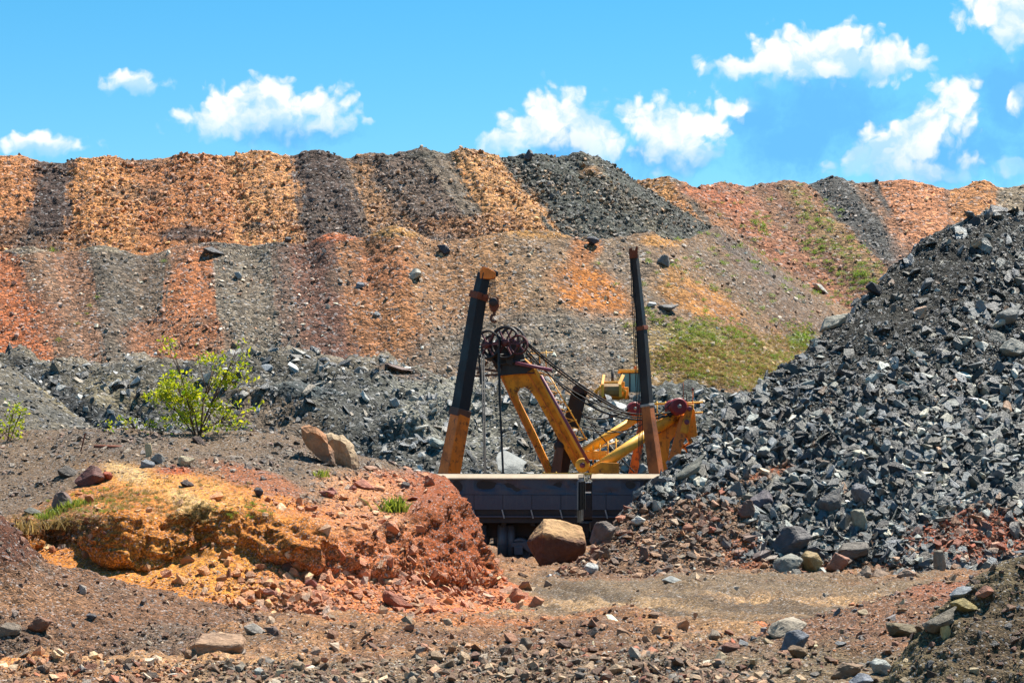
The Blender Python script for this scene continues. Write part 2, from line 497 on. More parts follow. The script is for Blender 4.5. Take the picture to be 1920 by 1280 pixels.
def stones(parent, G, C, n, rpx, alpha=1.9, dens=None, pal=None, mix=0.6, bright=(0.6, 1.5), flat=(0.35, 0.9), tilt=0.35,
           keep=0, shape='stone', seed=1, sink=0.25, label='loose stones', name='loose_stones', keep_name='rock', sizemap=None, gain=0.66, elong=(0.55, 0.95), align=0.0, dark=0.0):
    """scatter n stones with radius rpx=(min,max) photograph pixels; the `keep` largest become single rocks"""
    rng = np.random.default_rng(seed)
    if dens is None: dens = np.ones(G.shape[:2])
    extra = np.concatenate([C, (sizemap if sizemap is not None else np.ones(G.shape[:2]))[..., None]], -1)
    pos, nrm, cc = sample_grid(G, extra, dens, n, rng)
    c, sm = cc[:, :3], cc[:, 3]
    r = rpx[0] * (1 - rng.random(n)) ** (-1.0 / alpha) * sm
    r = np.minimum(r, rpx[1] * rng.uniform(0.75, 1.0, n))
    rad = r * pos[:, 1] / F
    if pal is not None:
        pc_ = np.array([lin(q[0]) for q in pal]); pwt = np.array([q[1] for q in pal], float); pwt /= pwt.sum()
        ch = pc_[rng.choice(len(pal), n, p=pwt)]
        mm = np.clip(mix + rng.normal(size=n) * 0.2, 0, 1)[:, None]
        c = c / ALB * (1 - mm) + ch * mm
    b = bright[0] + (bright[1] * 1.25 - bright[0]) * rng.random(n) ** 1.5
    c = c * np.array([1.05, 0.975, 0.88]) * gain
    b = np.where(rng.random(n) < dark, b * 0.32, b)
    c = np.clip(c * b[:, None], 0.004, 0.72)
    scl = np.stack([rad, rad * rng.uniform(elong[0], elong[1], n), rad * rng.uniform(flat[0], flat[1], n)], -1)
    pos = pos + nrm * (scl[:, 2] * (1 - sink) * 0.6)[:, None]
    rot = frames(nrm, tilt, rng, align)
    idx = rng.integers(0, len(STONES[shape]), n)
    q0 = px_of(pos); inside = (q0[:, 0] > 0) & (q0[:, 0] < 1920) & (q0[:, 1] > 0) & (q0[:, 1] < 1280)
    big = np.argsort(-(r * inside))[:keep]
    # only those the photograph shows (inside the frame) become single objects
    q = px_of(pos)
    big = [k for k in big if -10 < q[k, 0] < 1930 and -10 < q[k, 1] < 1290 and r[k] > 3.5]
    msk = np.ones(n, bool); msk[big] = False
    for k in big:
        o = new_obj(keep_name, STONES[shape + '_o'][idx[k]], parent)
        o.location = pos[k]; o.rotation_euler = rot[k]; o.scale = scl[k]
        o.color = (*c[k], 1.0)
    return scatter_object(name, parent, pos[msk], rot[msk], scl[msk], c[msk], idx[msk], SG[shape], label)
# ------------------------------------------------------------------ terrain
def back_row(crest, dx=0, dy=10, dz=-8):
    """a row behind the crest: same columns, dy metres farther, dz metres lower"""
    out_ = []
    for (x, y, Y) in crest:
        wp = P(x, y, Y); wp = wp + Vector((dx, dy, dz))
        out_.append((960 + wp.x / wp.y * F, HY - (wp.z - EYE) / wp.y * F, wp.y))
    return out_

def stripes(sx, table, blur):
    """colour along the tip edge: each dumped load runs straight down the slope"""
    xs = [t[0] for t in table]; cs = np.array([lin(t[1]) for t in table])
    o = np.empty(sx.shape + (3,)); o[:] = cs[0]
    for k in range(1, len(table)):
        t = sstep(xs[k] - blur, xs[k] + blur, sx)
        o = lerp(o, cs[k], t)
    return o

def structure(name, G, C, mat, label, k=1.0, ds=0.02):
    C[:] = np.maximum(tone(C, ds) * k, .004)
    o = new_obj(name, grid_mesh(name, G, C), None, mat)
    tag(o, label, kind='structure')
    zbuf_add(G)
    return o

# ---- base sheet out to the horizon
def base_sheet():
    n = 60
    xs = np.sign(np.linspace(-1, 1, n)) * np.abs(np.linspace(-1, 1, n)) ** 2.2 * 2500
    ys = -300 + (np.linspace(0, 1, n) ** 2) * 5000
    X, Yg = np.meshgrid(xs, ys)
    Z = -0.9 + 0.25 * fbm(np.stack([X, Yg, 0 * X], -1), 0.02, 3, 5)
    G = np.stack([X, Yg, Z], -1)
    C = np.empty(G.shape); C[:] = lin((150, 122, 98))
    return structure('ground_plain', G, C, terrain_mat('plain_soil', 0.6), 'bare brown ground stretching away around the pit')
base_sheet()

# ---- pit floor: brown gravel with wheel tracks
def pit_floor():
    nu, nv = 760, 260
    xs = np.linspace(-900, 2900, nu)
    t = np.linspace(0, 1, nv)
    Ys = 24 * (150 / 24.0) ** t
    X = (xs[None, :] - 960) * Ys[:, None] / F
    Yg = np.repeat(Ys[:, None], nu, 1)
    G = np.stack([X, Yg, 0 * X], -1)
    und = 0.28 * fbm(G, 0.11, 3, 3) + 0.10 * fbm(G, 0.5, 3, 4)
    xp = np.repeat(xs[None, :], nv, 0); yp = HY + EYE * F / Yg
    nz = fbm(G, 0.35, 3, 9)
    road = np.zeros_like(xp)
    # haul road: from the gap by the boulder, bending to the right; and the near track at the left
    def lane(pts, wd):
        pts = np.array(pts, float)
        yy = np.interp(xp, pts[:, 0], pts[:, 1])
        return np.exp(-((yp - yy) / wd) ** 2) * sstep(pts[0, 0] - 60, pts[0, 0] + 60, xp) * (1 - sstep(pts[-1, 0] - 60, pts[-1, 0] + 80, xp))
    r1 = lane([(985, 1085), (1060, 1105), (1200, 1128), (1400, 1150), (1620, 1155), (1800, 1150)], 16)
    r2 = lane([(1010, 1120), (1150, 1150), (1400, 1178), (1700, 1185)], 14)
    r3 = lane([(-700, 1250), (0, 1250), (300, 1240), (450, 1225)], 12)
    road = np.clip(np.maximum(np.maximum(r1, r2), r3), 0, 1)
    rough = (1 - 0.55 * road)
    Z = und + rough * (0.27 * fbm(G, 1.0, 4, 6) + 0.10 * (2 * np.abs(fbm(G, 2.6, 3, 8)) - .4))
    Z -= 0.10 * road
    ruts = 0.10 * np.sin((yp - np.interp(xp, [985, 1200, 1620], [1090, 1130, 1160])) * 0.42) * sstep(0.2, 0.6, np.maximum(r1, r2))
    Z += ruts
    # low berm along the near edge of the haul road
    Z += 0.35 * np.exp(-((yp - 1188) / 22) ** 2) * sstep(350, 520, xp) * (1 - sstep(1150, 1400, xp)) * (1 + 0.6 * nz)
    Z += 0.30 * np.exp(-((yp - 1215) / 20) ** 2) * sstep(330, 380, xp) * (1 - sstep(520, 640, xp))
    Z += 0.0
    Z += 0.28 * np.exp(-((yp - 1176) / 7) ** 2) * sstep(1000, 1100, xp) * (1 - sstep(1420, 1520, xp)) * (.6 + nz)
    G[..., 2] = Z
    G = displace(G, [(0.045, 4.0, 3, 21, 'n')])
    C = np.empty(G.shape); C[:] = lin((146, 112, 84))
    C = lerp(C, lin((120, 92, 74)), sstep(-0.1, 0.5, fbm(G, 0.6, 3, 31)))
    C = lerp(C, lin((128, 120, 108)), sstep(0.0, 0.6, fbm(G, 0.4, 3, 33)) * 0.8)
    C = lerp(C, lin((92, 70, 56)), sstep(.0, .4, fbm(G, 1.1, 4, 35)) * .75 * (1 - road))
    C = lerp(C, lin((168, 134, 104)), sstep(.1, .5, fbm(G, .9, 4, 36)) * .6)
    C = lerp(C, lin((120, 116, 106)), sstep(1215, 1260, yp + 30 * nz) * sstep(300, 480, xp) * .6)
    C = lerp(C, lin((162, 136, 108)), road * 0.7)
    C = lerp(C, lin((96, 86, 76)), sstep(.0, .35, fbm(np.stack([G[..., 0] * .25, G[..., 1] * 1.6, 0 * xp], -1), 1.0, 4, 37)) * sstep(980, 1020, xp) * (1 - sstep(1165, 1180, yp)) * .65)
    C = lerp(C, lin((132, 116, 98)), patch(xp, yp, 1380, 1128, 430, 40, nz * .4) * .7)
    lanes = fbm(np.stack([G[..., 0] * .05, (yp - np.interp(xp, [985, 1060, 1200, 1400, 1620, 1800], [1085, 1105, 1128, 1150, 1155, 1150])) * .12, 0 * xp], -1), 1.0, 3, 38)
    C = lerp(C, lin((92, 82, 72)), sstep(.05, .4, lanes) * patch(xp, yp, 1380, 1128, 430, 44, nz * .4) * .8)
    C = lerp(C, lin((186, 160, 130)), sstep(.05, .4, -lanes) * patch(xp, yp, 1330, 1132, 400, 36, nz * .4) * .6)
    C = lerp(C, lin((106, 98, 88)), patch(xp, yp, 1330, 1104, 330, 16, nz * .5) * 0.7)
    C = lerp(C, lin((196, 172, 142)), patch(xp, yp, 1160, 1128, 170, 7, nz * .9) * 0.6)
    C = lerp(C, lin((186, 116, 72)), patch(xp, yp, 1430, 1163, 110, 6, nz * 1.0) * 0.75)
    C = lerp(C, lin((178, 116, 76)), patch(xp, yp, 900, 1182, 240, 6, nz * 1.1) * 0.6)
    C = lerp(C, lin((214, 140, 70)), patch(xp, yp, 90, 1243, 110, 6, nz * .7) * 0.9)
    C = lerp(C, lin((186, 150, 112)), patch(xp, yp, 150, 1255, 420, 14, nz * .6) * 0.7)
    C = lerp(C, lin((104, 92, 84)), sstep(1195, 1240, yp) * sstep(350, 520, xp) * sstep(-.2, .4, nz) * 0.7)
    o = structure('pit_floor', G, C, terrain_mat('pit_gravel', 0.045, 0.7), 'brown gravel floor of the quarry with pale wheel tracks', np.array([1.2, 1.10, 1.02]))
    D = (1 - 0.6 * road) * (0.35 + 0.9 * sstep(1165, 1215, yp) + 0.4 * sstep(-.1, .4, nz))
    bigroad = patch(xp, yp, 1380, 1128, 430, 40, nz * .4)
    D *= (1 - .75 * bigroad)
    D *= (xp > -300) * (xp < 2250) * (yp > 1040) * (yp < 1320)
    pal = [((165, 132, 106), 6), ((136, 98, 80), 4), ((196, 174, 146), 4), ((150, 146, 140), 2), ((104, 104, 104), 1.2), ((168, 100, 76), 1.5), ((215, 205, 188), 1)]
    stones(o, G, C, 44000, (1.1, 18), 1.75, D, pal, 0.6, (0.7, 2.0), (0.3, 0.75), 0.45, keep=200, sizemap=0.9 + .9 * sstep(1190, 1260, yp) * sstep(-.3, .3, nz), seed=5, label='loose brown and grey gravel on the quarry floor')
    return G
FLOOR = pit_floor()

# ---- upper spoil terrace: striped tips of orange, purple and slate spoil
def upper_terrace():
    crest = [(-120,292,308),(-60,292,308),(0,292,308),(45,289,308),(75,302,308),(118,307,308),(142,297,308),(195,291,308),(242,303,309),(300,297,308),
             (350,287,308),(425,296,309),(480,286,308),(545,295,308),(585,284,308),(645,296,308),(690,289,308),(735,294,308),(790,277,308),
             (835,292,309),(868,279,308),(905,286,309),(945,295,310),(990,287,310),(1045,296,311),(1085,285,312),(1125,298,314),(1150,314,318),(1180,336,328),(1240,372,345)]
    toex = [-125,-70,-10,20,35,115,130,190,245,310,365,455,520,568,625,700,790,860,910,925,945,1000,1062,1110,1165,1225,1268,1300,1345,1400]
    toey = [485,485,485,485,482,480,480,478,478,476,474,470,468,466,464,460,456,452,450,448,446,444,440,440,442,444,446,450,450,456]
    toeY = [285]*22 + [286,287,288,289,291,295,310,330]
    toe = [(a, b, c) for a, b, c in zip(toex, toey, toeY)]
    low = [(a + (a - c[0]) * 0.15, b + 18, d - 4) for (a, b, d), c in zip(toe, crest)]
    top = back_row(crest, 0, 1.5, -0.15); top2 = back_row(crest, 0, 45, -2)
    rows = [low, toe, crest, top, top2]
    G = loft(rows, 760, 170, 4, 1, vpos=np.array([0, .08, .93, .955, 1.0]))
    u = px_of(G)
    n0 = fbm(G, 0.07, 3, 1)
    s = np.interp(np.linspace(0, 1, 760), np.linspace(0, 1, 760), np.linspace(0, 1, 760))
    # crest pixel of every column, so that colours run down the tip
    jc = int(0.93 * 169)
    sx = np.repeat(u[jc:jc + 1, :, 0], 170, 0)
    v = np.repeat(np.linspace(0, 1, 170)[:, None], 760, 1)
    # furrows running down the slope + rubble
    col1d = np.stack([sx * 0.035, v * 0.6, 0 * v], -1)
    fur = fbm(col1d, 1.0, 3, 44)
    G = displace(G, [(0.6, 0.045, 3, 2, 'n'), (0.40, 0.25, 3, 3, 'n'), (0.26, 0.8, 3, 4, 'billow')])
    G[..., 1] -= fur * 0.8 * sstep(0, 0.2, v)
    wob = sx + 22 * n0 + 14 * fbm(G, 0.3, 3, 7) + 10 * fbm(G, 1.0, 2, 8)
    tb = [(-200, (206,134,86)), (70, (94,76,80)), (137, (212,142,86)), (262, (198,126,78)), (330, (196,126,80)), (420, (214,148,98)), (548, (98,82,86)), (640, (110,94,94)), (655, (176,130,98)), (694, (114,96,96)), (790, (122,110,108)), (851, (206,148,98)), (944, (86,92,98)), (1085, (112,110,108)), (1110, (84,90,96))]
    strk = fbm(np.stack([sx * 0.16, v * 1.4, 0 * v], -1), 1.0, 3, 45)
    wob = wob + 16 * strk * (0.5 + 1.2 * (1 - v))
    C = stripes(wob, tb, 8)
    C = C * (1 + .28 * strk)[..., None]
    xp, yp = px_of(G)[..., 0], px_of(G)[..., 1]
    nz = fbm(G, 0.12, 4, 12)
    C = lerp(C, lin((84, 70, 76)), patch(xp, yp, 345, 440, 60, 14, nz * .8) * .9)
    C = lerp(C, lin((92, 80, 80)), patch(xp, yp, 20, 440, 60, 26, nz * .8) * .7)
    C = lerp(C, lin((150, 108, 84)), patch(xp, yp, 130, 455, 60, 20, nz * .8) * .7)
    C = lerp(C, lin((96, 82, 82)), patch(xp, yp, 255, 300, 40, 14, nz * .8) * .6)
    C = lerp(C, lin((84, 72, 74)), patch(xp, yp, 700, 300, 60, 10, nz * .8) * .8)
    C = lerp(C, lin((86, 88, 92)), patch(xp, yp, 790, 290, 40, 12, nz * .8) * .8)
    C = lerp(C, lin((92, 90, 92)), patch(xp, yp, 480, 425, 30, 14, nz) * .7)
    C = lerp(C, lin((175, 120, 80)), patch(xp, yp, 880, 420, 80, 18, nz) * .7)
    C = lerp(C, lin((176, 132, 96)), patch(xp, yp, 1105, 320, 22, 10, nz) * .8)
    C = lerp(C, lin((110, 104, 104)), sstep(0.25, 0.6, nz) * 0.45)
    o = structure('upper_spoil_terrace', G, C, terrain_mat('upper_spoil', 0.32, 0.8), 'upper spoil terrace striped orange, purple and slate grey against the sky', np.array([1.10, 1.10, 1.0]), .16)
    D = np.where(v < 0.96, 1.0, 0.15) * (xp > -20) * (xp < 1330) * (0.35 + 1.3 * sstep(-.2, .5, fbm(G, .12, 3, 15)))
    sl = sstep(940, 950, wob); orange = C[..., 0] / (C[..., 2] + .01)
    D = D * (0.8 + 0.8 * sl)
    size = 0.85 + 0.35 * sstep(2.2, 5, orange) + 0.35 * sl + 0.3 * (1 - v)
    stones(o, G, C, 22000, (0.7, 7.0), 2.0, D, [((170, 160, 155), 2), ((205, 160, 115), 2), ((80, 84, 92), 2), ((120, 105, 100), 1)], 0.3, (0.7, 1.9), (0.45, 0.95), 0.8,
           keep=70, seed=8, label='loose stones on the striped upper terrace', sizemap=size)
    return G
UPPER = upper_terrace()

# ---- far terrace at the right, turning away and dropping into a side valley
def far_terrace():
    cr = [(1100,338,400),(1190,339,395),(1250,330,390),(1300,353,392),(1350,342,400),(1400,352,405),(1470,337,410),(1515,350,412),(1560,331,412),(1612,348,412),(1690,336,410),(1750,347,408),(1772,356,408),(1840,341,408),(1885,354,410),(1960,344,410),(2100,350,410),(2400,350,410)]
    toe = [(1190,470,360),(1300,480,355),(1400,510,352),(1500,570,350),(1570,590,350),(1610,580,352),(1660,540,356),(1690,510,362),(1715,500,366),(1735,500,368),(1745,520,366),(1780,540,362),(1800,550,362),(1850,560,360),(1890,570,360),(1960,580,360),(2100,590,360),(2400,600,360)]
    low = [(x, y + 60, Y - 6) for (x, y, Y) in toe]
    rows = [low, toe, cr, back_row(cr, 0, 2, -.2), back_row(cr, 0, 60, -2)]
    G = loft(rows, 420, 150, 3, 1, vpos=np.array([0, .1, .94, .96, 1.0]))
    jc = int(.94 * 149); sx = np.repeat(px_of(G)[jc:jc + 1, :, 0], 150, 0); v = np.repeat(np.linspace(0, 1, 150)[:, None], 420, 1)
    G = displace(G, [(1.1, 0.03, 3, 62, 'n'), (0.6, 0.2, 3, 63, 'n'), (0.28, 0.8, 3, 64, 'billow')])
    wob = sx + 14 * fbm(G, .05, 3, 65) + 8 * fbm(G, .3, 3, 66) + 5 * fbm(G, 1., 2, 67)
    tb = [(1000, (176,130,92)), (1190, (184,132,92)), (1252, (96,98,98)), (1264, (170,124,96)), (1300, (170,116,94)), (1352, (162,114,94)), (1400, (154,118,100)), (1425, (150,112,98)), (1478, (166,124,100)), (1505, (92,94,100)), (1585, (128,112,106)), (1600, (150,118,102)), (1625, (104,100,102)), (1650, (204,142,108)), (1768, (150,118,104)), (1780, (196,140,98)), (1868, (150,138,126)), (1990, (176,130,96))]
    strk = fbm(np.stack([sx * 0.16, v * 1.4, 0 * v], -1), 1.0, 3, 46)
    C = stripes(wob + 16 * strk, tb, 8) * (1 + .28 * strk)[..., None]
    xp, yp = px_of(G)[..., 0], px_of(G)[..., 1]; nz = fbm(G, .08, 4, 68)
    C = lerp(C, lin((198, 150, 100)), patch(xp, yp, 1230, 360, 34, 26, nz * .7, 35) * .6)
    C = lerp(C, lin((184, 112, 82)), patch(xp, yp, 1345, 372, 60, 12, nz * .7, 15) * .7)
    C = lerp(C, lin((146, 120, 104)), sstep(.1, .5, nz) * (xp < 1520) * .7)
    C = lerp(C, lin((150, 132, 92)), patch(xp, yp, 1560, 440, 120, 24, nz * 1.0, 45) * .5)
    C = lerp(C, lin((212, 150, 118)), patch(xp, yp, 1720, 430, 50, 60, nz) * .5)
    o = structure('far_spoil_terrace', G, C, terrain_mat('far_spoil', 0.55, 0.8), 'far spoil terrace at the right with red, slate and tan stripes')
    D = (xp > 1180) * (xp < 1940) * np.where(v < .96, 1.0, .1) * (0.6 + 1.2 * patch(wob, v, 1555, .5, 55, 9))
    stones(o, G, C, 9500, (0.8, 6), 2.2, D, [((170, 160, 155), 2), ((195, 150, 115), 2), ((84, 88, 96), 2)], 0.3, (.75, 2.0), (.35, .75), .4, keep=25, seed=18, label='loose stones on the far terrace')
    return G
FAR = far_terrace()

# ---- lower spoil terrace
def lower_terrace():
    crest = [(-120,470,258),(-60,466,258),(0,476,258),(55,458,257),(122,476,258),(185,451,257),(268,474,258),(335,453,258),(400,447,258),(470,460,259),(525,450,258),(570,462,258),(620,437,258),(678,450,258),(740,421,257),(808,446,259),(880,437,260),(905,428,260),(985,421,260),(1045,429,262),(1095,452,263),(1160,441,266),(1225,432,270),(1260,450,276),(1300,440,284),(1345,428,296),(1385,440,312),(1420,470,330),(1450,500,345)]
    toe = [(-60,690,232),(10,690,232),(88,690,232),(135,692,232),(175,694,232),(208,695,232),(272,700,232),(315,702,232),(425,706,231),(500,711,231),(560,714,231),(600,716,231),(676,721,231),(730,725,231),(780,728,230),(885,735,230),(960,742,229),(990,744,229),(1070,750,228),(1130,753,228),(1190,756,228),(1330,762,229),(1405,762,231),(1450,758,234),(1500,740,240),(1550,705,252),(1595,665,270),(1630,630,290),(1660,620,310)]
    low = [(x, y + 40, Y - 6) for (x, y, Y) in toe]
    rows = [low, toe, crest, back_row(crest, 0, 1.5, -.15), back_row(crest, 0, 40, -1.5)]
    NU, NV = 780, 190
    G = loft(rows, NU, NV, 4, 1, vpos=np.array([0, .08, .94, .96, 1.0]))
    jc = int(.94 * (NV - 1)); sx = np.repeat(px_of(G)[jc:jc + 1, :, 0], NV, 0); v = np.repeat(np.linspace(0, 1, NV)[:, None], NU, 1)
    G = displace(G, [(0.9, 0.05, 3, 71, 'n'), (0.30, 0.25, 3, 72, 'n'), (0.14, 0.9, 3, 73, 'billow')])
    fur = fbm(np.stack([sx * .03, v * .5, 0 * v], -1), 1.0, 3, 74); G[..., 1] -= fur * 0.55 * sstep(0, .2, v) * sstep(200, 420, sx)
    wob = sx + 14 * fbm(G, .07, 3, 75) + 8 * fbm(G, .4, 3, 76) + 5 * fbm(G, 1.3, 2, 77)
    tb = [(-200, (190,124,92)), (30, (156,128,112)), (105, (162,126,108)), (165, (118,112,108)), (255, (124,112,104)), (318, (188,128,94)), (398, (136,130,124)), (512, (130,110,104)), (545, (130,98,90)), (618, (172,126,96)), (690, (180,132,98)), (760, (166,132,106)), (870, (172,138,108)), (945, (154,132,112)), (1060, (140,126,114)), (1180, (146,124,106)), (1330, (152,120,98)), (1400, (156,126,102))]
    strk = fbm(np.stack([sx * 0.14, v * 1.4, 0 * v], -1), 1.0, 3, 47)
    wob = wob + 18 * strk * (0.5 + 1.2 * (1 - v))
    C = stripes(wob, tb, 9) * (1 + .24 * strk)[..., None]
    xp, yp = px_of(G)[..., 0], px_of(G)[..., 1]; nz = fbm(G, .12, 4, 78)
    def pt(col, cx, cy, rx, ry, k=.9, ang=0, nn=.7):
        nonlocal C
        C = lerp(C, lin(col), patch(xp, yp, cx, cy, rx, ry, nz * nn, ang) * k)
    pt((150, 145, 136), 200, 462, 110, 10); pt((152, 146, 138), 40, 466, 50, 8); pt((112, 110, 110), 430, 455, 90, 12, .8)
    pt((194, 120, 84), 40, 600, 55, 75, .7, 60); pt((188, 114, 82), 620, 446, 46, 8); pt((204, 164, 112), 740, 434, 55, 10)
    pt((184, 124, 94), 720, 510, 60, 50, .6); pt((180, 124, 94), 320, 640, 75, 40, .7); pt((150, 122, 108), 140, 600, 60, 60, .5)
    pt((192, 150, 98), 1040, 432, 70, 12); pt((196, 132, 76), 1110, 548, 80, 46, 1.0, 28, .25); pt((190, 130, 86), 1095, 470, 26, 40, .8, 30)
    pt((204, 156, 98), 1240, 450, 46, 14); pt((198, 146, 90), 1310, 562, 84, 30, 1.0, 22, .3); pt((194, 148, 92), 1260, 520, 36, 28, .7)
    pt((132, 130, 128), 1050, 640, 190, 55, .85); pt((128, 126, 124), 930, 690, 220, 45, .7); pt((140, 130, 124), 1190, 500, 50, 44, .7); pt((124, 116, 116), 1440, 520, 110, 22, .7, 40)
    pt((158, 140, 92), 1350, 665, 140, 50, .75, 15, .8); pt((160, 142, 90), 1450, 690, 90, 50, .6, 20); pt((128, 136, 66), 1320, 620, 60, 22, .7, 10, 1.0); pt((160, 136, 92), 1270, 690, 80, 40, .6)
    pt((112, 142, 52), 1505, 640, 26, 20, .9, 0, .8); pt((118, 108, 102), 1400, 540, 150, 22, .7, 38); pt((122, 108, 98), 1500, 560, 120, 30, .6, 45); pt((150, 136, 86), 1570, 520, 26, 80, .5, -40); pt((150, 112, 88), 1370, 600, 90, 14, .6, 40)
    pt((108, 104, 106), 1390, 470, 100, 14, .6, 35)
    C = lerp(C, lin((136, 122, 112)), sstep(.2, .6, fbm(G, .2, 3, 81)) * .5)
    C = lerp(C, lin((152, 124, 102)), sstep(-.05, .5, fbm(G, .06, 4, 83)) * .1)
    C = lerp(C, lin((120, 108, 100)), sstep(.1, .5, fbm(G * np.array([1, 1, .35]), .16, 4, 84)) * .2)
    o = structure('lower_spoil_terrace', G, C, terrain_mat('lower_spoil', 0.32, 0.8), 'lower spoil terrace with orange, grey and mauve bands and grass at the right', np.array([.97, .93, .92]), -.06)
    D = np.where(v < .96, 1.0, .15) * (xp > -20) * (xp < 1720) * (yp < 790) * (0.45 + 1.2 * sstep(-.1, .6, fbm(G, .12, 4, 82)))
    D = D * (1 - .75 * patch(xp, yp, 1110, 545, 75, 45)) * (1 - .7 * patch(xp, yp, 1310, 560, 80, 34, 0, 20)) * (1 - .5 * patch(xp, yp, 1340, 660, 130, 50)) * (1 + 1.0 * patch(xp, yp, 1000, 640, 200, 80))
    stones(o, G, C, 22000, (0.75, 7.5), 2.0, D, [((182, 178, 172), 3), ((120, 120, 120), 2), ((200, 154, 122), 2), ((225, 215, 200), 2.0)], 0.5, (.75, 2.2), (.35, .75), .4, keep=90, seed=28, label='loose stones on the lower terrace')
    return G, C, xp, yp
LOWER, LOWER_C, LOWER_X, LOWER_Y = lower_terrace()

# ---- grey rubble slope behind the excavator
def rubble_slope():
    crest = [(-140,668,212),(-20,668,212),(100,661,212),(250,668,210),(400,673,208),(480,690,206),(560,691,205),(650,696,204),(740,701,202),(830,700,200),(900,706,198),(1000,716,196),(1080,736,190),(1120,747,182),(1165,746,180),(1195,730,180),(1225,714,180),(1290,712,178),(1335,713,177),(1400,736,176),(1450,748,175),(1520,765,175),(1700,780,175)]
    mid = [(-140,735,170),(-20,735,170),(100,735,170),(250,740,168),(400,745,166),(480,755,164),(560,745,164),(650,735,166),(740,725,170),(830,745,166),(900,760,164),(1000,775,162),(1080,790,160),(1120,800,158),(1165,800,158),(1195,790,158),(1225,780,158),(1290,780,158),(1335,785,158),(1400,800,157),(1450,810,156),(1520,820,156),(1700,830,156)]
    low = [(x, 880, 140) for (x, y, Y) in mid]
    toe = [(x, 985, 118) for (x, y, Y) in mid]
    rows = [toe, low, mid, crest, back_row(crest, 0, 3, -.3), back_row(crest, 0, 35, -1.5)]
    NU, NV = 760, 190
    G = loft(rows, NU, NV, 5, 3, vpos=np.array([0, .28, .62, .95, .965, 1.0]))
    v = np.repeat(np.linspace(0, 1, NV)[:, None], NU, 1)
    G = displace(G, [(2.4, 0.055, 3, 91, 'n'), (1.7, 0.15, 3, 92, 'billow'), (0.50, 0.6, 4, 93, 'billow')])
    xp, yp = px_of(G)[..., 0], px_of(G)[..., 1]; nz = fbm(G, .15, 4, 94)
    C = np.empty(G.shape); C[:] = lin((92, 91, 88))
    C = lerp(C, lin((134, 128, 118)), sstep(-.1, .5, fbm(G, .1, 4, 95)) * .7)
    C = lerp(C, lin((148, 140, 132)), sstep(.8, .95, v) * (xp < 1050) * .8)
    C = lerp(C, lin((86, 92, 98)), patch(xp, yp, 780, 800, 150, 90, nz * .8, 30) * .6)
    C = lerp(C, lin((150, 152, 150)), patch(xp, yp, 840, 760, 110, 70, nz * .8, 30) * .7)  # right side of the dark mound paler: its sunlit flank painted in
    C = lerp(C, lin((122, 104, 94)), patch(xp, yp, 520, 790, 90, 40, nz * .8, 25) * .6)
    C = lerp(C, lin((118, 96, 88)), patch(xp, yp, 745, 695, 70, 10, nz * .8, 15) * .8)
    C = lerp(C, lin((84, 96, 102)), patch(xp, yp, 1300, 760, 150, 60, nz * .8) * .5)
    C = lerp(C, lin((78, 92, 104)), patch(xp, yp, 560, 728, 60, 14, nz * .8) * .8)
    C = lerp(C, lin((52, 56, 62)), patch(xp, yp, 130, 745, 130, 20, nz * .6, 36) * .9)  # dark diagonal band: shade of the trench painted into the rubble colour
    C = lerp(C, lin((150, 142, 122)), patch(xp, yp, 215, 735, 70, 26, nz * .8, 20) * .6)
    C = lerp(C, lin((66, 74, 82)), patch(xp, yp, 250, 790, 90, 18, nz * .7) * .7)
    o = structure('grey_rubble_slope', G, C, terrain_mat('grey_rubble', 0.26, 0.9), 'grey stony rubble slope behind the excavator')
    D = np.where(v < .965, 1.0, .2) * (xp > -130) * (xp < 1480) * (yp < 905) * (0.5 + sstep(-.2, .4, nz)) * (1 - .6 * sstep(.82, .92, v) * (xp < 1000))
    size = 0.95 + 0.8 * sstep(700, 860, yp) * (0.6 + 0.8 * sstep(0, .4, fbm(G, .09, 3, 97)))
    pal = [((120, 126, 130), 4), ((150, 152, 150), 3), ((92, 100, 108), 3), ((186, 188, 186), 1.5), ((160, 150, 135), 1)]
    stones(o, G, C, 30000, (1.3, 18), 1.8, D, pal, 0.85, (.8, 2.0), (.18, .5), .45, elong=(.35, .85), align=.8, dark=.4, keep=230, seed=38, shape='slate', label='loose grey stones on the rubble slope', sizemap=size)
    return G
RUBBLE = rubble_slope()

# ---- small grey heap at the left behind the shrub
def left_heap():
    crest = [(-520,600,104),(-160,640,104),(-60,660,104),(0,676,104),(40,700,103),(85,728,102),(130,762,100),(170,790,98),(215,812,96),(260,835,95)]
    toe = [(-520,860,84),(-160,860,84),(-60,860,84),(0,860,84),(40,860,84),(85,860,85),(130,860,86),(170,862,87),(215,864,88),(260,866,89)]
    rows = [toe, crest, back_row(crest, 1.0, 3, -1.6), back_row(crest, 3, 12, -8)]
    G = loft(rows, 240, 130, 3, 1, vpos=np.array([0, .8, .88, 1]))
    G = displace(G, [(0.35, 0.15, 3, 101, 'n'), (0.12, 0.8, 4, 102, 'billow')])
    xp, yp = px_of(G)[..., 0], px_of(G)[..., 1]; nz = fbm(G, .3, 4, 103)
    C = np.empty(G.shape); C[:] = lin((112, 108, 102))
    C = lerp(C, lin((150, 140, 112)), patch(xp, yp, 110, 748, 90, 8, nz * .5, 38) * .7)
    C = lerp(C, lin((84, 88, 92)), sstep(0, .5, nz) * .6)
    o = structure('grey_stone_heap', G, C, terrain_mat('left_heap', 0.13, .8), 'grey stony heap at the left edge behind the bushes')
    stones(o, G, C, 8000, (1.3, 9), 2.0, (xp > -260) * (xp < 280) * 1.0, [((130, 130, 128), 3), ((90, 96, 104), 3), ((178, 168, 150), 1.5)], .8, (.8, 1.8), (.2, .6), .45, keep=35, seed=48, shape='slate', label='loose grey stones on the left heap')
left_heap()

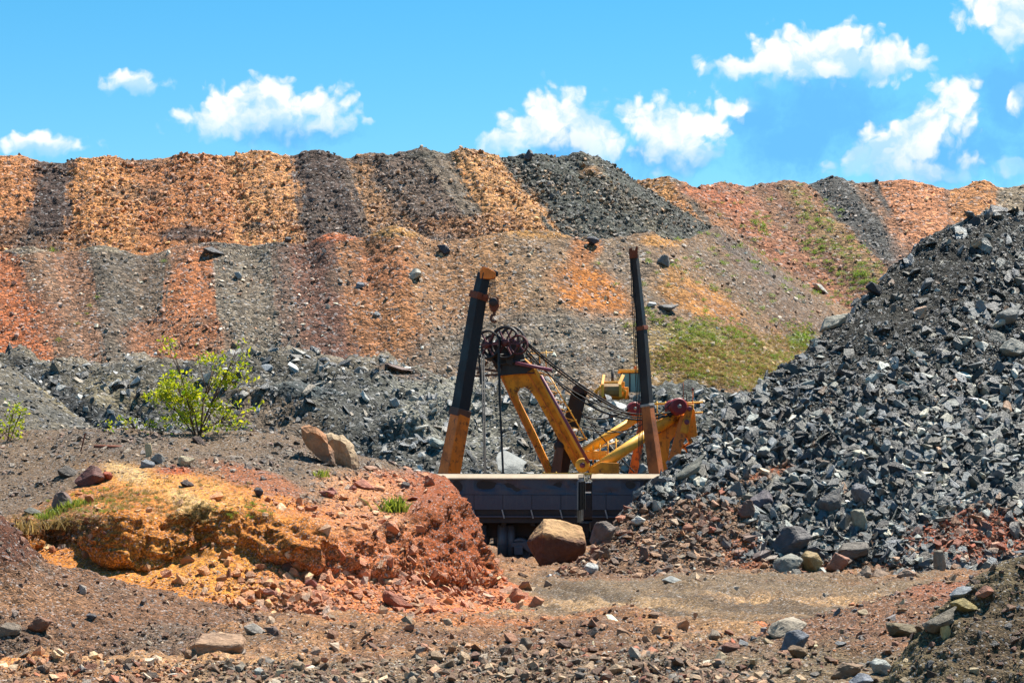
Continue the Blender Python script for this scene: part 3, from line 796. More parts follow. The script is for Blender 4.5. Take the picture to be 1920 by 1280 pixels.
# ---- cut bank of orange earth under brown-grey gravel
def bank():
    T = [
     [(-520,1170,49),(-520,1060,53.5),(-520,1000,55),(-520,930,60),(-520,806,67)],
     [(-140,1170,49),(-140,1050,53.5),(-140,990,55),(-140,925,60),(-140,802,67)],
     [(-20,1165,49),(-20,1035,54),(-20,985,55.3),(-20,930,59.5),(-20,802,67)],
     [(70,1160,49.5),(85,1015,54.5),(75,985,55.2),(70,930,59.5),(60,802,67)],
     [(190,1140,50),(205,1035,53.5),(182,970,54.6),(180,905,59.5),(170,802,67)],
     [(270,1130,50),(275,1072,52.3),(248,968,53.6),(250,885,59.5),(240,804,67)],
     [(340,1130,50),(340,1058,52.6),(308,980,53.6),(320,888,59.5),(320,808,67)],
     [(410,1132,50.5),(398,1022,53.6),(380,957,54.2),(372,890,60),(380,812,67)],
     [(480,1140,51),(470,1035,53.3),(450,965,54.2),(440,892,60),(450,813,67)],
     [(560,1146,51),(560,1058,53.3),(538,985,54.2),(520,900,60.5),(520,816,67.5)],
     [(640,1153,51.5),(640,1072,53.8),(610,993,55),(592,906,61),(580,822,68)],
     [(730,1159,51.5),(730,1085,54.3),(695,1005,55.8),(668,916,62),(640,842,69)],
     [(820,1161,51.5),(800,1092,55),(752,985,56.8),(735,916,63.5),(710,862,70)],
     [(900,1161,52),(868,1100,56),(812,955,58.6),(795,908,65.5),(770,881,71)],
     [(965,1156,52.5),(908,1097,58),(858,928,61.8),(842,902,67),(815,890,72)],
     [(1005,1143,54),(926,1092,61),(877,985,65.5),(862,922,69.5),(838,896,74)],
     [(1012,1128,57.5),(938,1086,65),(892,1042,69.5),(882,985,72.5),(864,955,76)],
     [(1000,1110,62),(930,1078,69),(895,1070,73),(885,1050,75),(870,1040,78)],
    ]
    A = np.array(T, float).transpose(1, 0, 2)
    bk = back_row([tuple(q) for q in A[-1]], 0, 7, -2.6)
    A[1, 3:16, 2] = A[2, 3:16, 2] + np.array([-.4, -.7, -.9, -.9, -.85, -.9, -1.0, -1.1, -1.1, -1.1, -1.1, -1.3, -1.8])
    A = np.concatenate([np.array(skirt([tuple(q) for q in A[0]]))[None], A, np.array(bk)[None]], 0)
    NU, NV = 680, 300
    G = loft(A, NU, NV, 4, 1, vpos=np.array([0, .03, .26, .52, .72, .93, 1.0]))
    v = np.repeat(np.linspace(0, 1, NV)[:, None], NU, 1)
    xp0, yp0 = px_of(G)[..., 0], px_of(G)[..., 1]
    led = sstep(.22, .30, v) * (1 - sstep(.50, .56, v))
    # buttresses and hollows of the cut face: push in and out horizontally
    but = fbm(np.stack([G[..., 0] * .62, G[..., 2] * .15, 0 * v], -1), 1.0, 3, 111)
    G[..., 1] += led * (but * 1.25)
    G[..., 2] += 0.10 * fbm(G, .5, 3, 117) * sstep(.5, .6, v)
    Nrm = grid_normals(G); Nrm *= np.where(Nrm[..., 1:2] > 0, -1, 1) 
    rid = 1 - 2 * np.abs(fbm(G, 1.1, 4, 112)); rid2 = fbm(G, 3.0, 4, 113)
    rill = 1 - 2 * np.abs(fbm(np.stack([G[..., 0] * 2.1, G[..., 2] * .35, G[..., 1] * .3], -1), 1.0, 3, 120))
    G += Nrm * (led * (0.26 * rid + 0.13 * rid2 + 0.16 * rill))[..., None]
    G = displace(G, [(0.16, 0.25, 3, 114, 'n'), (0.08, 1.0, 4, 115, 'n'), (0.03, 3.2, 3, 116, 'billow')])
    xp, yp = px_of(G)[..., 0], px_of(G)[..., 1]
    nz = fbm(G, .45, 4, 118); n2 = fbm(G, 1.6, 3, 119)
    C = np.empty(G.shape); C[:] = lin((122, 106, 92))                     # gravelly top
    C = lerp(C, lin((104, 96, 92)), sstep(-.1, .5, nz) * .7)
    ora = lin((208, 140, 72)); red = lin((192, 120, 80))
    # everything below the lip of the bank is orange to the left, red-brown to the right
    lip = np.interp(xp, [-140, 0, 90, 180, 250, 330, 420, 520, 600, 640, 700, 800, 870, 1010], [985, 975, 940, 895, 878, 884, 894, 930, 950, 905, 885, 888, 905, 1120])
    below = sstep(-14, 16, yp - lip + 26 * nz)
    tr = sstep(470, 690, xp + 60 * nz + .35 * (yp - 1000))
    earth = ora[None, None] * (1 - tr[..., None]) + red[None, None] * tr[..., None]
    C = C * (1 - below[..., None]) + earth * below[..., None]
    C = lerp(C, lin((222, 168, 98)), patch(xp, yp, 330, 915, 130, 28, nz * .8, 12) * .75)
    C = lerp(C, lin((214, 186, 140)), patch(xp, yp, 245, 890, 40, 14, nz * .9, 20) * .75)
    C = lerp(C, lin((218, 190, 140)), patch(xp, yp, 350, 940, 40, 18, nz * .9, 20) * .8)
    C = lerp(C, lin((222, 160, 82)), patch(xp, yp, 400, 1085, 190, 44, nz * .7, 10) * .85)
    C = lerp(C, lin((186, 112, 74)), patch(xp, yp, 480, 900, 90, 20, nz * .8, 20) * .6)
    C = lerp(C, lin((172, 84, 52)), patch(xp, yp, 330, 882, 36, 8, nz * .8) * .8)
    C = lerp(C, lin((206, 154, 116)), patch(xp, yp, 715, 945, 120, 50, nz * .9, 15) * .7)
    C = lerp(C, lin((172, 92, 50)), patch(xp, yp, 850, 1040, 60, 60, nz * .7, -20) * .7)
    C = lerp(C, lin((152, 82, 44)), patch(xp, yp, 835, 965, 64, 100, nz * .5, -15) * .85)
    C = lerp(C, lin((212, 138, 92)), patch(xp, yp, 740, 1115, 230, 44, nz * .8, 8) * .8)
    C = lerp(C, lin((118, 100, 82)), patch(xp, yp, 110, 985, 90, 34, nz * .8) * .6)
    C = lerp(C, lin((118, 92, 74)), sstep(.05, .0, v) * .8)
    C = lerp(C, C * .74, sstep(.1, .6, n2) * .6)
    o = structure('cut_earth_bank', G, C, terrain_mat('bank_earth', 0.04, .55), 'cut bank of orange and red earth below brown gravel', np.array([.96, .92, .92]), -.04)
    D = (xp > -300) * (xp < 1020) * (v < .95) * (0.35 + sstep(-.2, .4, nz)) * (1 - .75 * led) * (1 - .7 * patch(xp, yp, 330, 930, 170, 40)) * (1 - .75 * patch(xp, yp, 845, 970, 60, 100, 0, -15))
    D = D * (1 + 1.6 * patch(xp, yp, 700, 1110, 260, 60) + 1.0 * patch(xp, yp, 700, 930, 110, 60))
    size = 0.85 + 0.7 * patch(xp, yp, 720, 1100, 240, 70) + .3 * patch(xp, yp, 700, 930, 110, 60)
    top = 1 - below
    pal1 = [((150, 140, 128), 3), ((100, 96, 96), 3), ((190, 175, 155), 1.5), ((130, 100, 88), 2)]
    pal2 = [((206, 150, 114), 4), ((186, 122, 90), 3), ((226, 186, 146), 2.6), ((150, 88, 64), 2), ((170, 160, 146), .9)]
    stones(o, G, C, 13000, (1.1, 9), 2.0, D * top, pal1, .65, (.8, 1.7), (.22, .6), .4, keep=110, seed=58, shape='slate', label='loose grey-brown stones on top of the bank', name='gravel')
    stones(o, G, C, 11000, (1.2, 16), 1.75, D * below * (v > .02), pal2, .6, (.85, 1.6), (.25, .75), .45, keep=170, seed=59, shape='slate', label='loose red and orange stones on the cut bank', sizemap=size)
    return G
BANK = bank()

# ---- brown mound at the left edge in front of the bank
def left_mound():
    crest = [(-560,870,45),(-160,900,45.5),(-60,925,45.5),(0,955,45.8),(35,985,46),(62,1025,46.2),(90,1055,46.4),(140,1064,46.6),(200,1076,46.8),(300,1102,47),(400,1128,47.2),(520,1155,47.5),(640,1185,47.5)]
    mid = [(-560,1040,44),(-160,1050,44),(-60,1060,44),(0,1070,44),(35,1080,44),(62,1090,44.2),(100,1100,44.5),(150,1110,44.6),(210,1120,44.8),(310,1140,45),(410,1155,45.2),(525,1172,45.4),(640,1195,46)]
    toe = [(x, 1232, 41.2) for (x, y, Y) in mid]
    rows = [skirt(toe), toe, mid, crest, back_row(crest, .2, .7, -.5), back_row(crest, .6, 4, -3)]
    G = loft(rows, 380, 150, 4, 2, vpos=np.array([0, .06, .45, .84, .9, 1]))
    G = displace(G, [(0.16, 0.35, 3, 121, 'n'), (0.10, 1.2, 4, 122, 'n'), (0.06, 3.5, 3, 123, 'billow')])
    xp, yp = px_of(G)[..., 0], px_of(G)[..., 1]; nz = fbm(G, .6, 4, 124)
    C = np.empty(G.shape); C[:] = lin((138, 104, 84))
    C = lerp(C, lin((112, 98, 90)), sstep(-.1, .5, nz) * .7)
    C = lerp(C, lin((104, 64, 52)), patch(xp, yp, 20, 1000, 70, 60, nz * .5) * .85)  # reddish left face, darkened further: its shade is painted into the earth colour
    C = lerp(C, lin((160, 122, 96)), patch(xp, yp, 60, 1120, 120, 24, nz * .7) * .6)
    o = structure('brown_earth_mound', G, C, terrain_mat('mound_earth', 0.045, .9), 'brown earth mound at the left edge in front of the bank')
    pal = [((150, 112, 92), 4), ((112, 84, 74), 4), ((180, 155, 130), 2), ((120, 122, 124), 2), ((205, 190, 170), .7)]
    stones(o, G, C, 11000, (1.1, 10), 2.0, (xp > -300) * (xp < 650) * (yp < 1250) * (0.5 + sstep(-.2, .4, nz)), pal, .6, (.7, 1.6), (.3, .75), .4, keep=60, seed=68, label='loose brown stones on the earth mound')
left_mound()

# ---- the big dark slate heap
def slate_heap():
    T = [[(985,1098,66.5),(1020,1075,71)],[(1050,1098,66.8),(1065,1042,72)],[(1100,1096,67.3),(1110,1000,73)],[(1200,1092,68),(1160,955,74.4)],[(1300,1090,68.5),(1213,902,75.8)],[(1400,1086,69),(1290,832,77.6)],
         [(1480,1084,69.3),(1408,748,80)],[(1560,1080,69.3),(1500,662,82.5)],[(1640,1076,69.3),(1560,602,84)],[(1700,1072,69.3),(1640,537,86)],[(1760,1070,69.3),(1700,482,88)],
         [(1830,1068,69.3),(1780,427,89.5)],[(1900,1066,69.3),(1860,397,90.5)],[(2000,1066,69.3),(1925,389,91)],[(2150,1066,69.3),(2060,396,91)],[(2320,1066,69),(2250,425,90)]]
    A = np.array(T, float).transpose(1, 0, 2)
    crest = [tuple(q) for q in A[1]]
    rows = np.concatenate([np.array(skirt([tuple(q) for q in A[0]], 50, -.6))[None], A, np.array(back_row(crest, .5, 2.2, -.9))[None], np.array(back_row(crest, 2, 16, -11))[None]], 0)
    NU, NV = 600, 330
    G = loft(rows, NU, NV, 6, 2, vpos=np.array([0, .03, .86, .9, 1]))
    v = np.repeat(np.linspace(0, 1, NV)[:, None], NU, 1)
    x0, y0 = px_of(G)[..., 0], px_of(G)[..., 1]
    foot = 1 - sstep(.02, .22, v)
    G[..., 1] -= 1.2 * foot * sstep(.1, .5, fbm(G, .25, 3, 131)) 
    G = displace(G, [(0.55, 0.10, 3, 132, 'n'), (0.22, 0.4, 3, 133, 'n'), (0.12, 1.3, 4, 134, 'billow')])
    xp, yp = px_of(G)[..., 0], px_of(G)[..., 1]; nz = fbm(G, .22, 4, 135)
    C = np.empty(G.shape); C[:] = lin((54, 55, 56))
    C = lerp(C, lin((76, 76, 70)), sstep(0, .6, nz) * .6)
    brown = np.clip(patch(xp, yp, 1180, 1030, 190, 70, nz * .8) + patch(xp, yp, 1310, 1010, 120, 60, nz * .8, -20) + patch(xp, yp, 1330, 960, 90, 40, nz, -30) * .8 + patch(xp, yp, 1440, 890, 60, 14, nz * .6, -20) + patch(xp, yp, 1560, 1070, 260, 18, nz * .6), 0, 1)
    C = lerp(C, lin((142, 112, 92)), brown * .9)
    C = lerp(C, lin((170, 96, 66)), patch(xp, yp, 1455, 882, 56, 10, nz * .6, -18) * .8)
    redp = patch(xp, yp, 1835, 1008, 135, 66, nz * .5, -8)
    C = lerp(C, lin((172, 94, 68)), redp * .9)
    C = lerp(C, lin((178, 104, 66)), patch(xp, yp, 1400, 1035, 40, 30, nz * .7) * .8)
    o = structure('dark_slate_heap', G, C, terrain_mat('slate_fines', 0.10, .9), 'big dark heap of broken slate at the right')
    rock = np.clip(1 - brown - redp, 0, 1)
    base = (xp > 960) * (xp < 2260) * (yp < 1110) * (v < .93)
    fine = patch(xp, yp, 1700, 560, 150, 50, nz * .5, -38)
    size = 0.62 + 0.85 * sstep(600, 950, yp) + 0.35 * sstep(1500, 1850, xp) * sstep(600, 800, yp) - .35 * fine
    size = size * (1 + .5 * sstep(0, .5, fbm(G, .12, 3, 137)))
    pal = [((104, 113, 118), 6), ((84, 93, 102), 5), ((134, 142, 140), 4), ((160, 160, 148), 2), ((68, 75, 84), 3), ((160, 130, 106), .6), ((196, 198, 190), .8)]
    stones(o, G, C, 100000, (1.65, 21), 1.85, base * (0.05 + rock) * (0.75 + .5 * fine), pal, .97, (.75, 1.9), (.16, .5), .5, elong=(.35, .85), align=1.1, dark=.48, keep=300, seed=78, shape='slate', label='loose dark slate chips of the heap', name='slate_chips', sizemap=size, gain=.74)
    pal2 = [((150, 118, 98), 4), ((176, 140, 110), 2.5), ((110, 100, 96), 3), ((190, 176, 156), 1.6), ((160, 92, 68), 1.5)]
    stones(o, G, C, 9000, (1.5, 15), 1.8, base * np.clip(brown + redp, 0, 1), pal2, .65, (.75, 1.6), (.25, .7), .45, keep=110, seed=79, label='loose brown stones at the foot of the slate heap', name='brown_gravel', keep_name='stone')
    return G
HEAP = slate_heap()

# ---- rubble rise at the lower right, near the camera
def right_mounds():
    crest = [(1180,1262,41),(1280,1240,42),(1380,1205,43),(1460,1175,44),(1556,1148,45),(1669,1104,46),(1725,1092,46.5),(1800,1080,47),(1900,1064,47.5),(2020,1050,48),(2150,1045,48),(2500,1040,48)]
    toe = [(1180,1300,35),(1280,1320,34),(1380,1330,33),(1460,1330,33),(1556,1330,33),(1669,1330,33),(1725,1330,33),(1800,1330,33),(1900,1330,33),(2020,1330,33),(2150,1330,33),(2500,1330,33)]
    rows = [toe, crest, back_row(crest, 0, 1.5, -.5), back_row(crest, 0, 7, -3.4)]
    G = loft(rows, 440, 170, 4, 2, vpos=np.array([0, .86, .92, 1]))
    G = displace(G, [(0.22, 0.3, 3, 141, 'n'), (0.12, 1.0, 4, 142, 'n'), (0.06, 3.2, 3, 143, 'billow')])
    xp, yp = px_of(G)[..., 0], px_of(G)[..., 1]; nz = fbm(G, .6, 4, 144)
    C = np.empty(G.shape); C[:] = lin((140, 104, 84))
    C = lerp(C, lin((124, 112, 94)), sstep(1180, 1240, yp + 40 * nz) * .85)
    C = lerp(C, lin((168, 104, 78)), patch(xp, yp, 1850, 1090, 140, 24, nz * .7, -10) * .6)
    o = structure('stony_rise', G, C, terrain_mat('rise_earth', 0.045, .9), 'stony brown rise in the lower right corner')
    pal = [((150, 110, 90), 4), ((120, 84, 70), 3), ((175, 160, 130), 2.5), ((112, 120, 128), 3), ((190, 180, 150), 1.2), ((190, 120, 70), .8)]
    stones(o, G, C, 17000, (1.2, 17), 1.75, (xp > 1100) * (xp < 2350) * (yp < 1320) * (0.5 + sstep(-.2, .4, nz)), pal, .65, (.75, 1.6), (.25, .7), .45, keep=120, seed=88, label='loose brown and grey stones on the rise')
    crest = [(1600,1330,30),(1670,1290,31),(1712,1235,31.3),(1748,1165,31.6),(1790,1112,31.8),(1840,1082,32),(1920,1062,32.3),(2020,1045,32.5),(2150,1040,32.5),(2500,1036,32.5)]
    toe = [(1600,1360,28.5),(1670,1350,29),(1720,1350,29),(1770,1350,29),(1820,1350,29),(1870,1350,29),(1940,1350,29),(2020,1350,29),(2150,1350,29),(2500,1350,29)]
    rows = [toe, crest, back_row(crest, .3, .8, -.4), back_row(crest, .6, 4, -2.6)]
    G = loft(rows, 300, 170, 4, 2, vpos=np.array([0, .84, .9, 1]))
    G = displace(G, [(0.16, 0.5, 3, 151, 'n'), (0.13, 1.6, 4, 152, 'ridge'), (0.05, 5, 3, 153, 'n')])
    xp, yp = px_of(G)[..., 0], px_of(G)[..., 1]; nz = fbm(G, .8, 4, 154)
    C = np.empty(G.shape); C[:] = lin((112, 100, 80))
    C = lerp(C, lin((132, 122, 90)), sstep(0, .5, nz) * .7)
    C = lerp(C, lin((92, 76, 62)), patch(xp, yp, 1860, 1190, 80, 70, nz * .7) * .6)
    o = structure('clod_mound', G, C, terrain_mat('clod_earth', 0.035, .9), 'dark cloddy earth mound in the bottom right corner')
    stones(o, G, C, 6500, (1.3, 14), 1.8, (xp > 1600) * (xp < 2350) * (yp < 1330) * 1.0, pal, .7, (.5, 1.3), (.3, .85), .5, keep=35, seed=98, label='loose stones on the cloddy mound')
right_mounds()
# ------------------------------------------------------------------ mesh building for machines
class MB:
    def __init__(self): self.bm = bmesh.new()
    def _xf(self, verts, M):
        for v in verts: v.co = M @ v.co
    def box(self, c, size, rot=None):
        r = bmesh.ops.create_cube(self.bm, size=1.0)
        M = Matrix.Translation(Vector(c)) @ (rot.to_4x4() if rot is not None else Matrix.Identity(4)) @ Matrix.Diagonal((*size, 1))
        self._xf(r['verts'], M); return self
    def beam(self, p0, p1, w, h, w1=None, h1=None, up=(0, -1, 0)):
        """box beam from p0 to p1; w across (side), h along `up`"""
        p0, p1 = Vector(p0), Vector(p1); d = (p1 - p0); L = d.length; z = d.normalized()
        u = Vector(up); u = (u - u.dot(z) * z)
        if u.length < 1e-4: u = Vector((1, 0, 0)) - z.x * z
        u.normalize(); s = z.cross(u)
        w1 = w if w1 is None else w1; h1 = h if h1 is None else h1
        vs_ = []
        for p, a, b in ((p0, w, h), (p1, w1, h1)):
            for i, j in ((-1, -1), (1, -1), (1, 1), (-1, 1)):
                vs_.append(self.bm.verts.new(p + s * (i * a / 2) + u * (j * b / 2)))
        a = vs_
        for f in ((0, 1, 2, 3), (7, 6, 5, 4), (0, 4, 5, 1), (1, 5, 6, 2), (2, 6, 7, 3), (3, 7, 4, 0)):
            self.bm.faces.new([a[k] for k in f])
        return self
    def tube(self, p0, p1, r0, r1=None, n=12, caps=True):
        p0, p1 = Vector(p0), Vector(p1); d = p1 - p0; z = d.normalized()
        u = z.orthogonal().normalized(); s = z.cross(u); r1 = r0 if r1 is None else r1
        A, B = [], []
        for k in range(n):
            a = 2 * math.pi * k / n; q = u * math.cos(a) + s * math.sin(a)
            A.append(self.bm.verts.new(p0 + q * r0)); B.append(self.bm.verts.new(p1 + q * r1))
        for k in range(n):
            f = self.bm.faces.new((A[k], A[(k + 1) % n], B[(k + 1) % n], B[k])); f.smooth = True
        if caps:
            self.bm.faces.new(A[::-1]); self.bm.faces.new(B)
        return self
    def path(self, pts, r, n=6):
        pts = [Vector(p) for p in pts]; rings = []
        for i, p in enumerate(pts):
            d = (pts[min(i + 1, len(pts) - 1)] - pts[max(i - 1, 0)]).normalized()
            u = d.cross(Vector((0, 1, 0.01))).normalized(); s = d.cross(u)
            rings.append([self.bm.verts.new(p + (u * math.cos(2 * math.pi * k / n) + s * math.sin(2 * math.pi * k / n)) * r) for k in range(n)])
        for a, b in zip(rings[:-1], rings[1:]):
            for k in range(n):
                f = self.bm.faces.new((a[k], a[(k + 1) % n], b[(k + 1) % n], b[k])); f.smooth = True
        return self
    def lathe(self, c, axis, prof, n=28):
        """prof: list of (radius, offset along axis), closed into a ring if first == last"""
        c = Vector(c); z = Vector(axis).normalized(); u = z.orthogonal().normalized(); s = z.cross(u)
        rings = []
        for r, o in prof:
            rings.append([self.bm.verts.new(c + z * o + (u * math.cos(2 * math.pi * k / n) + s * math.sin(2 * math.pi * k / n)) * max(r, 1e-4)) for k in range(n)])
        for a, b in zip(rings[:-1], rings[1:]):
            for k in range(n):
                f = self.bm.faces.new((a[k], a[(k + 1) % n], b[(k + 1) % n], b[k])); f.smooth = True
        return self
    def prism(self, outline, th):
        """outline: world points in one plane; extruded by vector th"""
        th = Vector(th)
        A = [self.bm.verts.new(Vector(p)) for p in outline]; B = [self.bm.verts.new(Vector(p) + th) for p in outline]
        n = len(A)
        self.bm.faces.new(A); self.bm.faces.new(B[::-1])
        for k in range(n): self.bm.faces.new((A[k], B[k], B[(k + 1) % n], A[(k + 1) % n]))
        return self
    def build(self, name, mat, parent=None, bevel=0.0, origin=None):
        bmesh.ops.recalc_face_normals(self.bm, faces=self.bm.faces)
        if bevel > 0:
            es = [e for e in self.bm.edges if len(e.link_faces) == 2 and e.calc_face_angle(0) > 0.6]
            bmesh.ops.bevel(self.bm, geom=es, offset=bevel, segments=2, affect='EDGES', profile=0.6, clamp_overlap=True)
        me = bpy.data.meshes.new(name)
        if parent is not None:
            off = parent_world(parent)
            bmesh.ops.translate(self.bm, verts=self.bm.verts, vec=-off)
        self.bm.to_mesh(me); self.bm.free()
        return new_obj(name, me, parent, mat)
def parent_world(o):
    v = Vector((0, 0, 0))
    while o is not None:
        v += Vector(o.location); o = o.parent
    return v

def paint_mat(name, col, dirt=(70, 56, 44), amount=0.45, rough=0.5, metal=0.0, rust=None, scale=1.3, streak=True):
    m, t, bs = base_mat(name)
    pos = t.node('ShaderNodeNewGeometry').outputs['Position']
    n1 = t.noise(pos, scale, 6, 0.65)
    c = t.mix(t.ramp(n1.outputs['Fac'], 0.48, 0.72, 0, amount), lin4(col), lin4(dirt))
    if streak:
        n2 = t.noise(t.vmath('MULTIPLY', pos, (4.0, 4.0, 0.5)), 1.6, 5, 0.6)
        c = t.mix(t.ramp(n2.outputs['Fac'], 0.55, 0.75, 0, amount * .9), c, lin4(dirt))
    if rust:
        n3 = t.noise(pos, 3.1, 6, 0.7)
        c = t.mix(t.ramp(n3.outputs['Fac'], 0.56, 0.64, 0, .85), c, lin4(rust))
    t.put(bs.inputs['Base Color'], c)
    t.put(bs.inputs['Roughness'], t.ramp(n1.outputs['Fac'], .3, .7, rough - .1, rough + .2))
    bs.inputs['Metallic'].default_value = metal
    bp = t.node('ShaderNodeBump'); bp.inputs['Strength'].default_value = .15; bp.inputs['Distance'].default_value = .05
    t.put(bp.inputs['Height'], t.noise(pos, 9, 4, .6).outputs['Fac']); t.l.new(bp.outputs[0], bs.inputs['Normal'])
    return m
M_YEL = paint_mat('yellow_paint', (232, 152, 28), (130, 70, 28), .8, .5, rust=(120, 62, 28))
M_YEL2 = paint_mat('pale_yellow_paint', (238, 180, 60), (170, 110, 50), .5, .5)
M_ORG = paint_mat('orange_paint', (226, 122, 30), (122, 62, 34), .7, .5, rust=(104, 52, 30))
M_BLK = paint_mat('black_steel', (15, 16, 21), (42, 35, 32), .6, .6)
M_DRK = paint_mat('dark_greasy_steel', (34, 29, 29), (66, 46, 38), .6, .55)
M_RED = paint_mat('dark_red_steel', (92, 34, 36), (48, 28, 26), .6, .5)
M_PUR = paint_mat('mauve_pipe_paint', (128, 66, 84), (90, 50, 50), .5, .5)
M_RST = paint_mat('rusty_steel', (122, 62, 36), (70, 40, 30), .6, .8)
M_BRN = paint_mat('brown_worn_steel', (92, 58, 42), (50, 38, 34), .6, .6)
M_WAG = paint_mat('wagon_black_paint', (46, 58, 76), (84, 88, 94), .5, .42, scale=.9)
M_WAGD = paint_mat('wagon_underframe', (26, 27, 30), (46, 42, 40), .5, .6)
M_DUST = paint_mat('dusty_rim', (176, 160, 138), (150, 132, 112), .6, .95)
M_ROPE = paint_mat('wire_rope', (26, 25, 26), (50, 44, 40), .4, .6)
M_STEELP = paint_mat('pale_worn_steel', (150, 146, 140), (96, 84, 74), .6, .5)
def glass_mat():
    m, t, bs = base_mat('cab_glass')
    bs.inputs['Base Color'].default_value = lin4((70, 120, 130)); bs.inputs['Roughness'].default_value = .12
    bs.inputs['Specular IOR Level'].default_value = .8
    return m
M_GLS = glass_mat()

# ------------------------------------------------------------------ dump wagons on the track
def wagons():
    YW = 82.0; k = YW / F
    ang = math.radians(-7.0)
    ax = Vector((math.cos(ang), math.sin(ang), 0)); nf = Vector((math.sin(ang), -math.cos(ang), 0))   # along, and outward to the viewer
    up = Vector((0, 0, 1))
    zt = EYE - (897 - HY) * k
    z1 = EYE - (927 - HY) * k; z2 = EYE - (955 - HY) * k; z3 = EYE - (968 - HY) * k; z4 = EYE - (980 - HY) * k
    zr = -0.22                                   # top of rail
    def wagon(name, ref, left, right, label):
        """ref: point at the front top edge of the right (or left) end; body from -left to +right along the track"""
        o = empty(name, (ref.x, ref.y, zr), label, 'wagon')
        R = Matrix((ax, -nf, up)).transposed()   # columns: along, depth (away from viewer), up
        def W(a, d, z): return ref + ax * a - nf * d + up * (z - ref.z)
        L = left + right; cx = (right - left) / 2; DEP = 3.1
        rot = Matrix((ax, -nf, up)).transposed()
        def bx(mb, a0, a1, d0, d1, z0_, z1_):
            c = W((a0 + a1) / 2, (d0 + d1) / 2, (z0_ + z1_) / 2)
            mb.box(c, (abs(a1 - a0), abs(d1 - d0), abs(z1_ - z0_)), rot); return mb
        a0, a1 = -left, right
        # side boards: separate steel plates with narrow joints, slightly buckled
        step = 1.12; a = a1 - .62
        edges = [a1]
        while a > a0: edges.append(a); a -= step
        edges.append(a0)
        for q in range(len(edges) - 1):
            hi, lo = edges[q] - .008, edges[q + 1] + .008
            if hi - lo < .05: continue
            bx(MB(), lo, hi, 0.0, .05, z2, z1 - .008).build('side_plate', M_WAG, o, .006)
        up_ = [a1, (a1 + a0) / 2 + 1.0, a0] if L > 6 else [a1, a1 - 2.2, a0]
        up_ = sorted(set([u for u in up_ if a0 <= u <= a1]), reverse=True)
        for q in range(len(up_) - 1):
            mb = MB(); bx(mb, up_[q + 1] + .008, up_[q] - .008, .012, .06, z1 + .008, zt)
            p = mb.build('upper_side_plate', M_WAG, o)
            # dents knocked in by falling rock
            me = p.data; bmm = bmesh.new(); bmm.from_mesh(me)
            bmesh.ops.subdivide_edges(bmm, edges=bmm.edges, cuts=14, use_grid_fill=True)
            off = parent_world(o)
            P_ = np.array([v.co for v in bmm.verts]) + np.array(off)
            dn = np.clip(fbm(P_ * np.array([1, 1, .9]), 1.9, 3, 201) + .05, 0, 1) * .34
            zc = np.clip((P_[:, 2] - z1) / (zt - z1), 0, 1); dn *= np.sin(np.pi * np.clip(zc, .02, .98))
            for v, d_ in zip(bmm.verts, dn): v.co -= nf * float(d_)
            bmm.to_mesh(me); bmm.free()
            for f in me.polygons: f.use_smooth = False
        # body shell behind the boards, end wall, floor and dusty rim
        mb = MB(); bx(mb, a0 + .02, a1 - .02, .07, .16, z2 + .02, zt - .03); bx(mb, a0 + .02, a1 - .02, DEP - .16, DEP - .07, z2, zt - .03)
        bx(mb, a0 + .02, a1 - .02, .2, DEP - .2, z2 + .02, z2 + .16); mb.build('body_shell', M_WAGD, o)
        for e in (a0, a1):
            s = 1 if e == a0 else -1
            bx(MB(), e, e + s * .07, .065, DEP - .02, z2 - .02, zt - .01).build('end_wall', M_WAG, o, .01)
            for dd in (.7, 1.6, 2.5): bx(MB(), e - s * .09, e, dd - .07, dd + .07, z2 - .02, zt - .12).build('end_stiffener', M_WAGD, o, .01)
        mb = MB()
        for (d0, d1, h0, h1) in ((-.05, .30, 0.01, .17), (DEP - .30, DEP + .05, .17, 0.01)):
            pts = [W(a0 - .03, d0, zt - .03), W(a0 - .03, d0, zt + h0 + .012), W(a0 - .03, d1, zt + h1 + .012), W(a0 - .03, d1, zt - .03)]
            mb.prism(pts, ax * (L + .06))
        for e in (a0, a1 - .22): bx(mb, e, e + .22, .31, DEP - .31, zt + .02, zt + .17)
        mb.build('rim', M_DUST, o, .012)
        # load of broken stone just under the rim
        # brackets and the longitudinal sill under the boards
        bx(MB(), a0 + .01, a1 - .01, .28, DEP - .28, z4 + .01, z2 + .015).build('floor_frame', M_WAGD, o, .01)
        bx(MB(), a0 + .01, a1 - .01, .06, .24, z3 + .035, z2 - .004).build('tipping_beam', M_WAGD, o, .01)
        bx(MB(), a0, a1, .10, .26, z4, z3 + .02).build('side_sill', M_WAGD, o, .01)
        bx(MB(), a0, a1, -.02, .10, z3 - .03, z3 + .03).build('step_rail', M_WAG, o, .008)
        a = a1 - .62 
        while a > a0:
            MB().beam(W(a - .03, -.03, z2), W(a + .06, -.06, z3 - .06), .05, .05).build('bracket', M_STEELP, o)
            bx(MB(), a - .09, a + .09, .27, .9, z4 - .12, z4 + .1).build('cross_bearer', M_WAGD, o, .01)
            a -= step
        bx(MB(), a0 + .1, a1 + .35, 1.15, DEP - 1.15, zr + .95, z4 - .02).build('centre_sill', M_WAGD, o, .02)
        # tipping cylinders
        def cyl(a, r):
            mb = MB(); mb.tube(W(a, .75, zr + .22), W(a, .75, z4 - .1), r, r, 20); mb.tube(W(a, .75, zr + .70), W(a, .75, zr + .76), r * 1.05, r * 1.05, 20)
            mb.build('tipping_cylinder', M_CYL, o)
